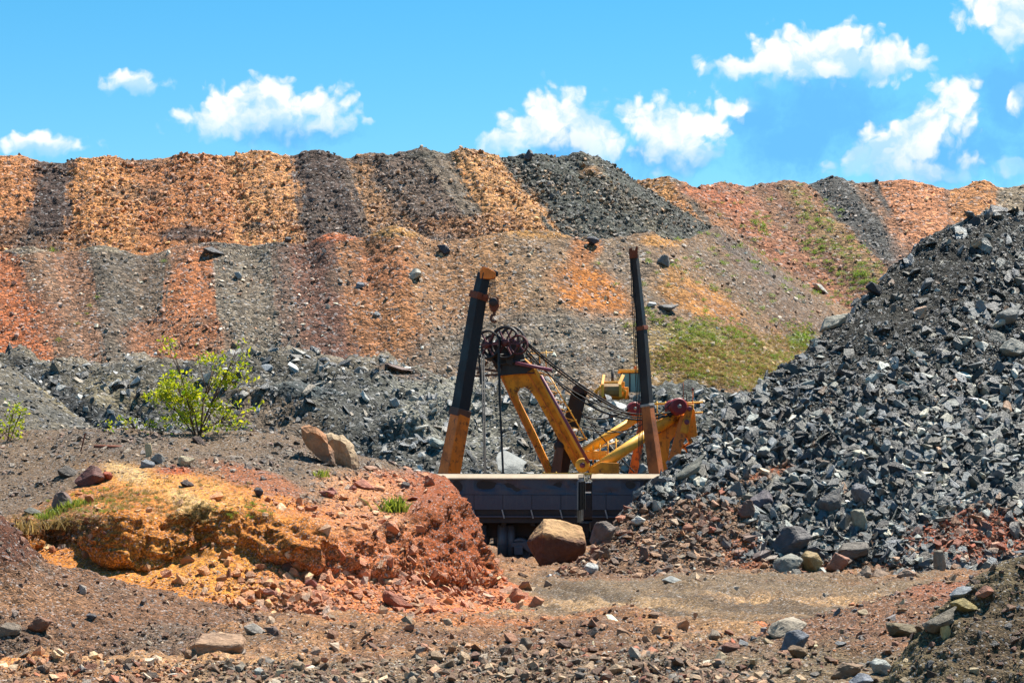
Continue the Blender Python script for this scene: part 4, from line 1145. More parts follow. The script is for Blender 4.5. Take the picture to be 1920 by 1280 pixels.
        # bogies
        def bogie(a):
            b = empty('bogie', (0, 0, 0)); b.parent = o
            b.location = W(a, DEP / 2, zr) - Vector(o.location)
            for da in (-.95, .95):
                for dd in (.72, DEP - .72):
                    c = W(a + da, dd, zr + .475)
                    wh = MB().lathe(c, nf, [(.05, .10), (.17, .10), (.19, .05), (.36, .03), (.38, .07), (.475, .065), (.475, -.05), (.505, -.06), (.505, -.09), (.38, -.09), (.36, -.03), (.15, -.06), (.05, -.06), (.05, .10)], 32).build('wheel', M_BRN if False else M_STEELP_D, b)
                MB().tube(W(a + da, .70, zr + .475), W(a + da, DEP - .70, zr + .475), .085).build('axle', M_WAGD, b)
                for dd in (.50, DEP - .50): bx(MB(), a + da - .17, a + da + .17, dd - .12, dd + .12, zr + .32, zr + .66).build('axle_box', M_CYL, b, .03)
            for dd in (.50, DEP - .50):
                mb = MB()
                pts = [(-1.25, .62), (-1.2, .78), (-.7, .82), (-.35, .98), (.35, .98), (.7, .82), (1.2, .78), (1.25, .62), (.8, .60), (.45, .36), (-.45, .36), (-.8, .60)]
                mb.prism([W(a + u_, dd - .07, zr + v_) for u_, v_ in pts], -nf * .14); mb.build('side_frame', M_CYL, b, .015)
                for du in (-.18, 0, .18):
                    mb = MB()
                    pts = [W(a + du, dd - .12, zr + .42)]
                    for q in range(40):
                        an = q * 2 * math.pi / 8; pts.append(W(a + du + .075 * math.cos(an), dd - .12 + .075 * math.sin(an), zr + .42 + q * .0105))
                    mb.path(pts[1:], .018, 5); mb.build('spring', M_WAGD, b)
        return o, cyl, bogie, W
    ref = P(1082, 897, YW - .4)
    o, cyl, bogie, W = wagon('dump_wagon', ref, 12.0, 0.0, 'long black dump wagon with dented side boards left of the gap')
    for a in (-4.05, -3.75): cyl(a, .16)
    cyl(-2.95, .22); cyl(-2.62, .16)
    bogie(-1.35); bogie(-10.2)
    # coupling under the gap
    MB().box(W(.42, 1.55, -0.22 + 1.05), (.75, .3, .3), None).build('coupler', M_WAGD, o, .03)
    ref2 = P(1110, 894, YW - .4)
    o2, cyl2, bogie2, W2 = wagon('dump_wagon', ref2, 0.0, 9.0, 'black dump wagon running behind the slate heap, right of the gap')
    cyl2(3.0, .2); bogie2(1.6)
    # track
    t = empty('railway_track', P(900, 1060, YW), 'railway track under the black wagons', 'track')
    for d in (.72, 3.1 - .72):
        mb = MB(); c0 = ref + ax * -16 - nf * d; c1 = ref + ax * 12 - nf * d
        for z_, w_, h_ in ((-.245, .07, .05), (-.30, .018, .08), (-.355, .13, .03)):
            mb.beam(Vector((c0.x, c0.y, z_)), Vector((c1.x, c1.y, z_)), w_, h_, up=(0, 0, 1))
        mb.build('rail', M_RST, t)
    for q in range(46):
        c = ref + ax * (-15.7 + q * .6) - nf * 1.55
        MB().box((c.x, c.y, -.45), (.24, 2.7, .16), Matrix((ax, -nf, up)).transposed()).build('sleeper', M_SLEEP, t, .015)
M_CYL = paint_mat('cylinder_grey', (82, 86, 94), (60, 56, 54), .5, .45)
M_STEELP_D = paint_mat('wheel_steel', (96, 100, 108), (40, 34, 32), .6, .45)
M_SLEEP = paint_mat('tarred_timber', (62, 50, 42), (40, 34, 30), .6, .9)
wagons()

# ------------------------------------------------------------------ telescopic cranes behind the wagons
def crane(name, label, secs, Y, facemat, headpts, ground_x, left):
    base = secs[0]
    foot = P(base[0], base[1], Y)
    o = empty(name, (foot.x, foot.y + 1.2, -0.3), label, 'crane')
    # carrier standing on the floor: deck, cab, wheels, turntable
    cx, cy = foot.x, foot.y + 1.6
    MB().box((cx, cy, .95), (6.6, 2.5, .35)).build('carrier_deck', M_DRK, o, .04)
    MB().box((cx - 2.6, cy, 1.75), (1.3, 2.4, 1.2)).build('cab', M_DRK, o, .12)
    for dx in (-2.5, -.9, 1.2, 2.5):
        for dyy in (-1.05, 1.05):
            MB().lathe((cx + dx, cy + dyy, .28), (0, 1, 0), [(.1, .16), (.3, .14), (.36, .18), (.55, .16), (.58, 0), (.55, -.16), (.36, -.18), (.3, -.14), (.1, -.16)], 24).build('wheel', M_BLK, o)
    MB().lathe((cx, cy, 1.2), (0, 0, 1), [(.0, .3), (.95, .3), (1.0, .1), (1.0, -.1), (0, -.1)], 32).build('turntable', M_DRK, o)
    MB().prism([(cx - .7, cy - .75, 1.5), (cx + .9, cy - .75, 1.5), (cx + .5, cy - .75, 2.6), (cx - .2, cy - .75, 2.6)], (0, 1.5, 0)).build('boom_bracket', M_DRK, o, .04)
    prev = None
    for (x0, y0, x1, y1, w0, w1, mat, nm) in secs[1]:
        w0, w1 = w0 * Y / F, w1 * Y / F
        p0, p1 = P(x0, y0, Y), P(x1, y1, Y)
        # a box section standing on edge: two faces show, turned about 35 degrees
        upv = Vector((math.sin(math.radians(left)), -math.cos(math.radians(left)), 0))
        MB().beam(p0, p1, w0, w0 * 1.05, w1, w1 * 1.05, up=upv).build(nm, mat, o, .025 if w0 > .4 else .01)
    return o
def ropes(parent, lst, r, Y, name='rope', mat=None):
    for seg in lst:
        pts = [P(x, y, Y if len(q) == 0 else q[0]) for (x, y, *q) in seg]
        if len(pts) == 2:
            a, b = pts; pts = [a.lerp(b, t / 6) for t in range(7)]
        MB().path(pts, r, 6).build(name, mat or M_ROPE, parent)
YC = 92.0
M_ORB2 = paint_mat('worn_orange_paint', (176, 100, 44), (44, 34, 32), .95, .6, scale=.8)
cl = crane('telescopic_crane', 'telescopic crane left, black boom on orange base with hanging hook block',
    ((841, 905), [(838, 910, 865, 768, 30, 27, M_ORG, 'base_section'), (862, 774, 897.5, 558, 25, 22, M_BLK, 'boom_section'), (897, 562, 908, 512, 20, 18, M_BLK, 'inner_boom_section'),
                  (896, 561, 900, 549, 27, 26, M_RST, 'boom_collar'), (860, 780, 864, 766, 30, 30, M_BRN, 'base_collar')]), YC, None, None, 0, 38)
def crane_head_left(o):
    mb = MB(); q = [(900, 522), (900, 506), (906, 500), (916, 502), (929, 510), (929, 520), (918, 523)]
    mb.prism([P(x, y, YC - .28) for x, y in q], (0, .56, 0)); mb.build('boom_head', M_ORG, o, .03)
    for (x, y) in ((909, 505), (928, 513)):
        MB().lathe(P(x, y, YC), (0, 1, 0), [(.04, .12), (.15, .12), (.13, .0), (.15, -.12), (.04, -.12), (.04, .12)], 20).build('head_sheave', M_DRK, o)
    MB().box(P(911, 555, YC - .33), (.22, .1, .16)).build('collar_lug', M_RST, o, .02)
    ropes(o, [[(917 + d * 2.0, 519), (919 + d * 2.2, 560)] for d in range(6)], .014, YC, 'hoist_rope')
    hb = empty('hook_block', (0, 0, 0)); hb.parent = o; hb.location = P(926, 570, YC) - Vector(o.location)
    mb = MB(); q = [(917, 558), (935, 557), (936, 574), (931, 583), (921, 583), (917, 574)]
    mb.prism([P(x, y, YC - .2) for x, y in q], (0, .4, 0)); mb.build('cheek', M_RST, hb, .03)
    for d in (-.26, .2): MB().lathe(P(925, 566, YC + d), (0, 1, 0), [(.0, .06), (.17, .06), (.19, .03), (.17, 0), (0, 0)], 20).build('block_sheave', M_DRK, hb)
    pts = []
    for k in range(15):
        a = math.radians(80 + k * 17); pts.append(P(926.5 + 5.8 * math.cos(a), 596.5 - 6.5 * math.sin(a), YC))
    MB().path([P(926, 582, YC), P(926.5, 588, YC)] + pts, .062, 8).build('hook', M_BRN, hb)
crane_head_left(cl)
cr = crane('telescopic_crane', 'tall slim telescopic crane right, dark boom above the far bulldozer',
    ((1234, 905), [(1233, 905, 1213, 758, 22, 18.5, M_ORB2, 'base_section'), (1214.5, 770, 1203, 612, 17.5, 15.5, M_BLK, 'boom_section'), (1203.5, 618, 1189, 478, 14, 12, M_BLK, 'inner_boom_section'),
                   (1204, 619, 1203, 611, 18, 18, M_RST, 'boom_collar'), (1213.7, 762, 1213, 757, 21, 21, M_STEELP, 'base_collar')]), YC, None, None, 0, -30)
def crane_head_right(o):
    mb = MB(); q = [(1181, 484), (1180, 466), (1184, 464), (1186, 469), (1191, 469), (1193, 461), (1196, 462), (1196, 483)]
    mb.prism([P(x, y, YC - .2) for x, y in q], (0, .4, 0)); mb.build('boom_head', M_RST, o, .02)
    MB().lathe(P(1184, 474, YC), (0, 1, 0), [(.03, .1), (.12, .1), (.1, 0), (.12, -.1), (.03, -.1), (.03, .1)], 18).build('head_sheave', M_DRK, o)
    ropes(o, [[(1181.5 + d * 2.6, 478), (1194 + d * 3.0, 760), (1199 + d * 2.4, 868)] for d in range(4)], .019, YC - .1, 'hoist_rope')
crane_head_right(cr)
ropes(cl, [[(903, 665, 97), (905, 760, 94.5), (909, 905, 92)], [(907, 668, 97), (908.5, 760, 94.5), (911, 905, 92)]], .032, YC, 'pendant_rope')

# ------------------------------------------------------------------ excavator (rope shovel) behind the wagons
M_RED2 = paint_mat('sheave_red', (140, 42, 44), (70, 34, 32), .5, .45)
def excavator():
    Y = 100.0; k = Y / F
    o = empty('rope_shovel_excavator', P(1130, 1010, Y + 2), 'large yellow rope shovel excavator with red sheaves behind the wagons', 'excavator')
    # undercarriage and slewing deck (mostly hidden behind the wagons)
    gx, gy = P(1150, 900, Y).x, Y + 2.5
    for dyy in (-2.2, 2.2):
        mb = MB(); q = []
        for a in range(0, 181, 20): q.append((3.0 + .55 * math.sin(math.radians(a)), .35 + .55 * math.cos(math.radians(a))))
        for a in range(180, 361, 20): q.append((-3.0 + .55 * math.sin(math.radians(a)), .35 + .55 * math.cos(math.radians(a))))
        mb.prism([(gx + u, gy + dyy - .5, v) for u, v in q], (0, 1.0, 0)); mb.build('crawler_track', M_DRK, o, .03)
    MB().box((gx, gy, 1.2), (3.4, 3.6, .7)).build('undercarriage', M_DRK, o, .06)
    MB().lathe((gx, gy, 1.75), (0, 0, 1), [(0, .2), (1.9, .2), (1.95, 0), (1.9, -.2), (0, -.2)], 40).build('slewing_ring', M_DRK, o)
    MB().box((gx + .9, gy, 2.3), (6.6, 4.2, .75)).build('deck', M_DRK, o, .05)
    MB().box((P(1250, 900, Y).x + 1.4, gy + .3, 2.85), (3.4, 3.6, .75)).build('engine_house', M_YEL, o, .06)
    # lower front box with its lit lid, and catwalk
    mb = MB(); q = [(1108, 899), (1112, 874), (1126, 866), (1161, 868), (1161, 899)]
    mb.prism([P(x, y, Y - 1.2) for x, y in q], (0, 2.0, 0)); mb.build('boom_foot_box', M_YEL, o, .03)
    mb = MB(); mb.box(P(1116, 853, Y + 1.2), (1.05, 1.6, .42)); mb.build('winch_housing', M_YEL2, o, .05)
    MB().box(P(1065, 888, Y - 1.6), (2.4, .35, .09)).build('catwalk', M_YEL2, o)
    for x in (1020, 1043, 1066): MB().tube(P(x, 889, Y - 1.75), P(x, 884, Y - 1.75), .025).build('catwalk_post', M_YEL2, o)
    # boom: two legs joined by a head block
    def bz(y): return Y - 1.0 + (y - 690) / 200 * .9 
    out_ = [(1026, 893), (996, 825), (962, 752), (938, 702), (934, 690), (948, 684), (985, 674), (1000, 688), (1010, 706), (1050, 778), (1086, 842), (1103, 872), (1098, 884), (1086, 886),
            (1076, 872), (1040, 810), (1008, 752), (994, 732), (984, 726), (975, 728), (970, 737), (974, 752), (1004, 812), (1040, 890)]
    mb = MB(); mb.prism([P(x, y, bz(y)) for x, y in out_], (0, .62, .1)); boom = mb.build('boom', M_YEL, o, .03)
    # stiffening flanges along the legs
    for a, b, wd in (((1003, 692), (1098, 868), .12), ((937, 700), (1026, 886), .10), ((962, 742), (1034, 886), .05), ((985, 690), (1085, 866), .05)):
        MB().beam(P(*a, bz(a[1]) - .03), P(*b, bz(b[1]) - .03), wd, .14).build('flange', M_YEL2 if wd > .1 else M_ORG, boom)
    MB().beam(P(936, 700, Y - 1.1), P(1002, 699, Y - 1.1), .07, .1, up=(0, -1, 0)).build('head_plate_seam', M_BRN, boom)
    # gusset ribs around the fork
    for a in range(8):
        an = math.radians(200 + a * 20); c = P(981, 738, bz(735) - .02)
        p0 = c + Vector((math.cos(an), 0, -math.sin(an))) * .30; p1 = c + Vector((math.cos(an), 0, -math.sin(an))) * .48
        MB().beam(p0, p1, .035, .05).build('rib', M_BRN, boom)
    MB().lathe(P(1092, 872, Y - 1.1), (0, 1, 0), [(0, -.1), (.30, -.1), (.34, -.05), (.34, .1)], 24).build('foot_bearing', M_YEL2, boom)
    MB().lathe(P(1092, 872, Y - 1.2), (0, 1, 0), [(0, -.06), (.13, -.06), (.13, .1)], 16).build('foot_pin', M_PUR, boom)
    # head: bearing brackets and four sheaves
    for yy, th in ((-.5, .12), (.45, .12)):
        mb = MB(); q = [(936, 704), (918, 668), (912, 650), (918, 643), (945, 650), (972, 640), (978, 650), (985, 676), (1000, 690), (985, 700)]
        mb.prism([P(x, y, Y - .8 + yy) for x, y in q], (0, th, 0)); mb.build('head_bracket', M_DRK if yy < 0 else M_RED, o, .02)
    def sheave(name, x, y, r, yy, mat, mat2, axis=(-.35, -1, 0), spokes=6):
        s = empty(name, (0, 0, 0)); s.parent = o; c = P(x, y, Y - .8 + yy); s.location = c - Vector(o.location)
        r = r * k
        MB().lathe(c, axis, [(r * .85, .04), (r * .87, .07), (r, .08), (r * .95, .02), (r * .95, -.02), (r, -.08), (r * .87, -.07), (r * .85, -.04), (r * .85, .04)], 40).build('rim', mat, s)
        MB().lathe(c, axis, [(0, .13), (r * .2, .13), (r * .24, .08), (r * .24, -.08), (r * .2, -.13), (0, -.13)], 20).build('hub', mat2, s)
        z = Vector(axis).normalized(); u = z.orthogonal().normalized(); v = z.cross(u)
        for q in range(spokes):
            a = 2 * math.pi * q / spokes + .3; d = u * math.cos(a) + v * math.sin(a)
            MB().beam(c + d * r * .2, c + d * r * .88, .06, .09, up=z).build('spoke', mat2, s)
    sheave('hoist_sheave', 914, 646, 27, -.75, M_DRK, M_RED, (-.45, -1, .05)); sheave('hoist_sheave', 926, 652, 26, .45, M_DRK, M_RED, (-.45, -1, .05))
    sheave('hoist_sheave', 947, 642, 31, -.95, M_DRK, M_RED, (-.5, -1, .05)); sheave('hoist_sheave', 960, 640, 28, .45, M_DRK, M_RED, (-.5, -1, .05))
    sheave('guide_sheave', 972, 646, 18, -1.3, M_RED, M_RED, (-.3, -1, .05), 5)
    MB().tube(P(905, 650, Y - .7), P(975, 645, Y - .9), .12).build('head_shaft', M_RED, o)
    for p0, p1, r in (((915, 668), (955, 664), .06), ((925, 684), (985, 676), .07), ((935, 640), (965, 668), .06), ((905, 655), (938, 690), .09)):
        MB().tube(P(*p0, Y - 1.4), P(*p1, Y - 1.4), r).build('head_strut', M_DRK, o)
    mb = MB(); mb.prism([P(x, y, Y - 1.5) for x, y in ((945, 668), (964, 662), (960, 686), (950, 682))], (0, .2, 0)); mb.build('rope_guard', M_DRK, o, .02)
    for p0, p1 in (((890, 690), (936, 696)), ((895, 700), (915, 678)), ((885, 705), (935, 702))):
        MB().beam(P(*p0, Y + .3), P(*p1, Y - .2), .1, .1).build('head_platform_bar', M_BRN, o)
    # mauve access rails and yellow ladder along the upper leg
    MB().tube(P(966, 680, Y - 1.5), P(1035, 694, Y - 1.5), .085).build('mauve_rail', M_PUR, o)
    MB().tube(P(1014, 704, Y - 1.3), P(1104, 868, Y - 1.3), .075).build('mauve_rail', M_PUR, o)
    for off, r in ((0, .03), (16, .03)):
        MB().tube(P(1010 + off, 697, Y - .3), P(1085 + off, 826, Y - .3), r, n=6).build('ladder_rail', M_YEL2, o)
    for q in range(16):
        t_ = q / 15; MB().tube(P(1010 + 75 * t_, 697 + 129 * t_, Y - .3), P(1026 + 75 * t_, 697 + 129 * t_ + (-5 if q % 2 else 5), Y - .3), .018, n=6).build('ladder_rung', M_YEL2, o)
    for (x, y0, y1) in ((996, 688, 661), (1024, 690, 657), (1012, 690, 662)):
        MB().tube(P(x, y0, Y - .2), P(x, y1, Y - .2), .025, n=6).build('handrail_post', M_YEL2, o)
    MB().tube(P(990, 663, Y - .2), P(1037, 660, Y - .2), .022, n=6).build('handrail', M_YEL2, o)
    # dipper handle: dark box beam rising behind the boom
    MB().beam(P(1046, 900, Y + .8), P(1062, 815, Y + .8), .85, .7, .8, .7).build('dipper_handle_lower', M_DRK, o, .04)
    MB().beam(P(1070, 800, Y + 1.0), P(1086, 735, Y + 1.0), .78, .6, .74, .6).build('dipper_handle', M_BLK, o, .05)
    MB().lathe(P(1087, 734, Y + .7), (0, 1, 0), [(0, 0), (.34, 0), (.38, .06), (.38, .54), (.34, .6), (0, .6)], 24).build('handle_end', M_DRK, o)
    MB().lathe(P(1048, 836, Y - .4), (0, 1, 0), [(0, 0), (.2, 0), (.24, .05), (.24, .5), (0, .5)], 16).build('saddle_block', M_DRK, o)
    MB().beam(P(1040, 900, Y - .2), P(1050, 838, Y - .2), .5, .5, .35, .4).build('saddle_support', M_BRN, o, .03)
    # gantry: arched yellow plate frame, struts, sheaves
    gp = [(1219, 905), (1226, 812), (1245, 796), (1276, 772), (1284, 752), (1296, 754), (1303, 770), (1309, 830), (1296, 838), (1288, 820), (1276, 816), (1264, 818), (1256, 828), (1253, 862), (1254, 905)]
    mb = MB(); mb.prism([P(x, y, Y + .2) for x, y in gp], (0, .5, 0)); mb.build('gantry_frame', M_YEL, o, .04)
    for p0, p1, w_ in (((1296, 838), (1290, 905), .3), ((1276, 828), (1300, 860), .12), ((1278, 840), (1298, 826), .1)):
        MB().beam(P(*p0, Y + .9), P(*p1, Y + .9), w_, .25).build('gantry_leg', M_YEL, o, .02)
    def pipe(p0, p1, r0, mat, Y0, Y1, nm='gantry_strut'):
        MB().tube(P(*p0, Y0), P(*p1, Y1), r0, r0 * .92, 20).build(nm, mat, o)
    pipe((1108, 886), (1225, 806), .27, M_YEL2, Y - .9, Y - .3); pipe((1225, 806), (1282, 770), .27, M_YEL, Y - .3, Y + .2)
    pipe((1096, 846), (1190, 786), .22, M_YEL2, Y + 1.6, Y + 2.0); pipe((1190, 786), (1214, 771), .24, M_YEL, Y + 2.0, Y + 2.2)
    MB().beam(P(1184, 900, Y + 1.6), P(1210, 768, Y + 2.2), .42, .3, .38, .3).build('gantry_back_strut', M_ORG, o, .03)
    MB().beam(P(1258, 880, Y - .4), P(1285, 780, Y - .1), .45, .25, .5, .25).build('gantry_back_strut', M_ORG, o, .03)
    MB().beam(P(1282, 812, Y - .25), P(1294, 757, Y - .25), .38, .2, .34, .2).build('gantry_cheek', M_YEL, o, .06)
    for (x, y) in ((1288, 791), (1293, 766)): MB().lathe(P(x, y, Y - .42), (0, 1, 0), [(0, 0), (.1, 0), (.12, .04), (.12, .2)], 16).build('pin', M_PUR, o)
    def drum(x, y, r, Y0, ax_=(.25, -1, .05)):
        s = empty('gantry_sheave', (0, 0, 0)); s.parent = o; c = P(x, y, Y0); s.location = c - Vector(o.location); r *= k
        MB().lathe(c, ax_, [(0, .16), (r * .5, .15), (r * .8, .17), (r, .13), (r, .08), (r * .86, .03), (r * .86, -.05), (r, -.1), (r, -.17), (0, -.17)], 32).build('disc', M_RED2, s)
        MB().lathe(c, ax_, [(0, .22), (r * .22, .22), (r * .25, .15)], 14).build('hub', M_STEELP, s)
    drum(1272, 762, 16, Y - .5); drum(1262, 764, 15, Y + .1); drum(1189, 766, 13, Y + 1.7)
    MB().beam(P(1252, 778, Y - .2), P(1268, 765, Y - .2), .3, .2).build('sheave_bracket', M_DRK, o, .03)
    MB().beam(P(1190, 772, Y + 2.0), P(1204, 756, Y + 2.0), .45, .3).build('sheave_bracket', M_BRN, o, .03)
    # rear guard rails
    for yy in (757, 776): MB().tube(P(1226, yy, Y + .9), P(1318, yy - 3, Y + .9), .045, n=8).build('guard_rail', M_YEL2, o)
    for x in (1232, 1248, 1282, 1300): MB().tube(P(x, 800, Y + .9), P(x, 752, Y + .9), .03, n=6).build('guard_rail_post', M_YEL2, o)
    for (x, y0, y1, mt) in ((1281, 755, 716, M_RST), (1287, 757, 736, M_BLK), (1299, 770, 733, M_ORG)):
        MB().tube(P(x, y0, Y + .7), P(x, y1, Y + .7), .022, n=6).build('mast', mt, o)
    MB().lathe(P(1299, 730, Y + .7), (0, 0, 1), [(0, -.06), (.05, -.06), (.06, 0), (.04, .08), (0, .09)], 10).build('lamp', M_RED, o)
    for x in (1155, 1140, 1125, 1112):
        MB().tube(P(x, 868, Y + .4), P(x, 822 + (1155 - x) * .3, Y + .4), .035, n=6).build('deck_rail_post', M_YEL2, o)
    MB().tube(P(1105, 846, Y + .4), P(1160, 826, Y + .4), .03, n=6).build('deck_rail', M_YEL2, o)
    MB().tube(P(1105, 860, Y + .4), P(1160, 846, Y + .4), .025, n=6).build('deck_rail', M_YEL2, o)
    # ropes
    def sag(p0, p1, s, Y0, Y1, r=.03, nm='boom_rope'):
        r *= 1.35 if r < .04 else 1
        a, b = P(*p0, Y0), P(*p1, Y1); pts = []
        for q in range(13):
            t_ = q / 12; p = a.lerp(b, t_); p.z -= 4 * s * k * t_ * (1 - t_); pts.append(p)
        MB().path(pts, r, 6).build(nm, M_ROPE, o)
    sag((980, 634), (1180, 776), 10, Y - 1.2, Y + 1.6); sag((984, 642), (1184, 780), 12, Y - 1.1, Y + 1.5)
    sag((985, 652), (1262, 776), 55, Y - 1.2, Y - .4); sag((986, 662), (1264, 772), 42, Y - 1.1, Y - .4, .025)
    sag((1090, 728), (1256, 770), 30, Y + .9, Y - .3, .022); sag((1100, 748), (1186, 762), 22, Y + .9, Y + 1.7, .022); sag((1096, 780), (1188, 758), 14, Y + .9, Y + 1.7, .022)
    sag((1092, 800), (1262, 752), 30, Y + .5, Y - .5, .022); sag((1100, 790), (1240, 810), 12, Y + .5, Y - .7, .018)
    sag((1088, 770), (1190, 885), 4, Y + .6, Y + .6, .02); sag((1094, 752), (1078, 838), 0, Y + .8, Y + .6, .02); sag((985, 656), (1070, 800), 2, Y - .9, Y - .2, .02); sag((1060, 745), (1044, 825), 0, Y + .9, Y + .2, .018)
    sag((897, 655), (902, 720), 0, Y - 1.4, Y - 1.4, .035)
    # hoist ropes falling from the head sheaves
    sag((935, 655), (937.5, 760), 0, Y - 1.9, Y - 2.4, .06, 'hoist_rope'); sag((937.5, 760), (944, 900), 0, Y - 2.4, Y - 3, .05, 'hoist_rope')
    return o
excavator()

# ------------------------------------------------------------------ bulldozer on the bench behind
M_BLADE = paint_mat('worn_blade_steel', (150, 112, 62), (96, 78, 62), .7, .6)
M_DOZ = paint_mat('dozer_yellow', (244, 170, 52), (200, 130, 52), .4, .5)
def bulldozer():
    Y = 190.0; k = Y / F
    o = empty('bulldozer', P(1165, 762, Y + 2), 'orange-yellow bulldozer with raised blade on the far grey bench', 'bulldozer')
    def bx(nm, x0, x1, y0, y1, d0, d1, mat, bv=.04):
        a, b = P(x0, y1, Y), P(x1, y0, Y)
        return MB().box(((a.x + b.x) / 2, Y + (d0 + d1) / 2, (a.z + b.z) / 2), (abs(b.x - a.x), abs(d1 - d0), abs(b.z - a.z))).build(nm, mat, o, bv)
    # blade: curved plate
    prof = [(.35, 0), (.12, .18), (0, .5), (.06, .85), (.3, 1.1)]
    a, b = P(1127, 744, Y), P(1160, 744, Y); mb = MB()
    q = [Vector((a.x, Y - 2.6 + u, a.z + v)) for u, v in prof] + [Vector((a.x, Y - 2.45 + u, a.z + v)) for u, v in prof[::-1]]
    mb.prism(q, (b.x - a.x, 0, 0)); mb.build('blade', M_BLADE, o)
    for x in (1125.5, 1158): bx('lift_arm', x, x + 4.5, 722, 746, -2.75, -2.3, M_DOZ)
    
    for side in ((1127, 1117, 1119), (1160, 1172, 1169)):
        MB().beam(P(side[0], 724, Y - 2.5), P(side[1], 734, Y - 1.6), .22, .3).build('push_arm', M_DOZ, o, .03)
        MB().beam(P(side[1], 733, Y - 1.6), P(side[2], 748, Y - 1.0), .24, .3).build('push_arm', M_DOZ, o, .03)
    bx('nose', 1131, 1166, 719, 746, -1.6, 1.6, M_DOZ, .12)
    MB().beam(P(1129, 722, Y - 2.2), P(1132, 704, Y - 1.4), .26, .3).build('lift_cylinder', M_DOZ, o, .03)
    MB().beam(P(1160, 722, Y - 2.2), P(1168, 704, Y - 1.4), .30, .3).build('lift_cylinder', M_DOZ, o, .03)
    MB().tube(P(1148.5, 724, Y - .4), P(1148.5, 693, Y - .4), .13).build('exhaust_pipe', M_DRK, o)
    bx('hood', 1130, 1170, 716, 726, -1.6, 1.8, M_DOZ, .1)
    bx('cab', 1166, 1204, 698, 734, 1.2, 3.0, M_GLS, .06)
    for x in (1165, 1181, 1203): bx('cab_pillar', x, x + 2.6, 697, 734, 1.1, 1.3, M_BLK if x < 1200 else M_DOZ, .02)
    bx('cab_roof', 1161, 1206, 691.5, 697.5, .9, 3.2, M_DOZ, .08)
    MB().lathe(P(1191, 691, Y + 1.8), (0, 0, 1), [(0, .28), (.10, .26), (.13, 0), (.13, -.05)], 12).build('beacon', M_ORG, o)
    for x0, x1 in ((1114, 1125), (1178, 1196)):
        mb = MB(); a, b = P(x0, 760, Y), P(x1, 760, Y); z0 = P(0, 764, Y).z; q = []
        for an in range(0, 181, 20): q.append((2.4 + .55 * math.sin(math.radians(an)), .55 + .55 * math.cos(math.radians(an))))
        for an in range(180, 361, 20): q.append((-1.2 + .55 * math.sin(math.radians(an)), .55 + .55 * math.cos(math.radians(an))))
        mb.prism([(a.x, Y + u, z0 + v) for u, v in q], (b.x - a.x, 0, 0)); mb.build('crawler_track', M_DRK, o, .03)
    bx('body', 1126, 1178, 726, 758, -.8, 3.6, M_DOZ, .1)
bulldozer()
# ------------------------------------------------------------------ single boulders and rocks one can point to
def boulder_mesh(name, seed, npts=16, boxy=.55, rough=.07, sub=3):
    rng = np.random.default_rng(seed)
    bm = bmesh.new()
    for _ in range(npts):
        v = rng.normal(size=3); v /= np.linalg.norm(v); v = v / (np.abs(v).max() ** boxy) * rng.uniform(.85, 1.0); bm.verts.new(v)
    r = bmesh.ops.convex_hull(bm, input=bm.verts)
    bmesh.ops.delete(bm, geom=list({g for g in r['geom_interior'] + r['geom_unused'] if isinstance(g, bmesh.types.BMVert)}), context='VERTS')
    bmesh.ops.dissolve_limit(bm, angle_limit=.18, verts=bm.verts, edges=bm.edges)
    bmesh.ops.bevel(bm, geom=list(bm.edges), offset=.05, segments=1, affect='EDGES')
    bmesh.ops.triangulate(bm, faces=bm.faces)
    for _ in range(sub):
        es = [e for e in bm.edges if e.calc_length() > .16]
        if not es: break
        bmesh.ops.subdivide_edges(bm, edges=es, cuts=1)
        bmesh.ops.triangulate(bm, faces=[f for f in bm.faces if len(f.verts) > 3])
    co = np.array([v.co for v in bm.verts]); nn = np.array([v.normal for v in bm.verts])
    bm.normal_update()
    d = rough * fbm(co + seed * 3.1, 1.7, 4, 300 + seed) + rough * .5 * (1 - 2 * np.abs(fbm(co + seed, 3.3, 3, 320 + seed)))
    for v, q in zip(bm.verts, d): v.co += v.normal * float(q)
    me = bpy.data.meshes.new(name); bm.to_mesh(me); bm.free()
    return me
BOULDERS = [boulder_mesh('boulder_shape', s, 13 + s % 5, (.35, .6, .75)[s % 3], .06) for s in range(1, 10)]

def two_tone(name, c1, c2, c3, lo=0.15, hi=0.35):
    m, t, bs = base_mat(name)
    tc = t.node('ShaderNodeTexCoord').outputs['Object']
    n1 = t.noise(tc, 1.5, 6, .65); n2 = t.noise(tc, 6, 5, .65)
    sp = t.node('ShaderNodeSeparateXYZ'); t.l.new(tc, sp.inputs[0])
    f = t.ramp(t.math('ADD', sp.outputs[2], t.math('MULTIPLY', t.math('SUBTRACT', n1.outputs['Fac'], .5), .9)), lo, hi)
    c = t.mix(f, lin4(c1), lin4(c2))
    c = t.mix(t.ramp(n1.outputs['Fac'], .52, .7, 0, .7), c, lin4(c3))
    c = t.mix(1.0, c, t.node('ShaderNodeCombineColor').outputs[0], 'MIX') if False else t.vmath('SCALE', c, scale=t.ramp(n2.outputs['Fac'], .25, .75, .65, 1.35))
    t.put(bs.inputs['Base Color'], c); bs.inputs['Roughness'].default_value = .85
    bp = t.node('ShaderNodeBump'); bp.inputs['Strength'].default_value = .6; bp.inputs['Distance'].default_value = .12
    t.put(bp.inputs['Height'], t.math('ADD', n1.outputs['Fac'], t.math('MULTIPLY', n2.outputs['Fac'], .5))); t.l.new(bp.outputs[0], bs.inputs['Normal'])
    return m
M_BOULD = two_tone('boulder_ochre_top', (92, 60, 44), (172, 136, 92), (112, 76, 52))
M_TAN = two_tone('tan_boulder', (134, 112, 86), (156, 134, 104), (108, 88, 70), -.2, .4)
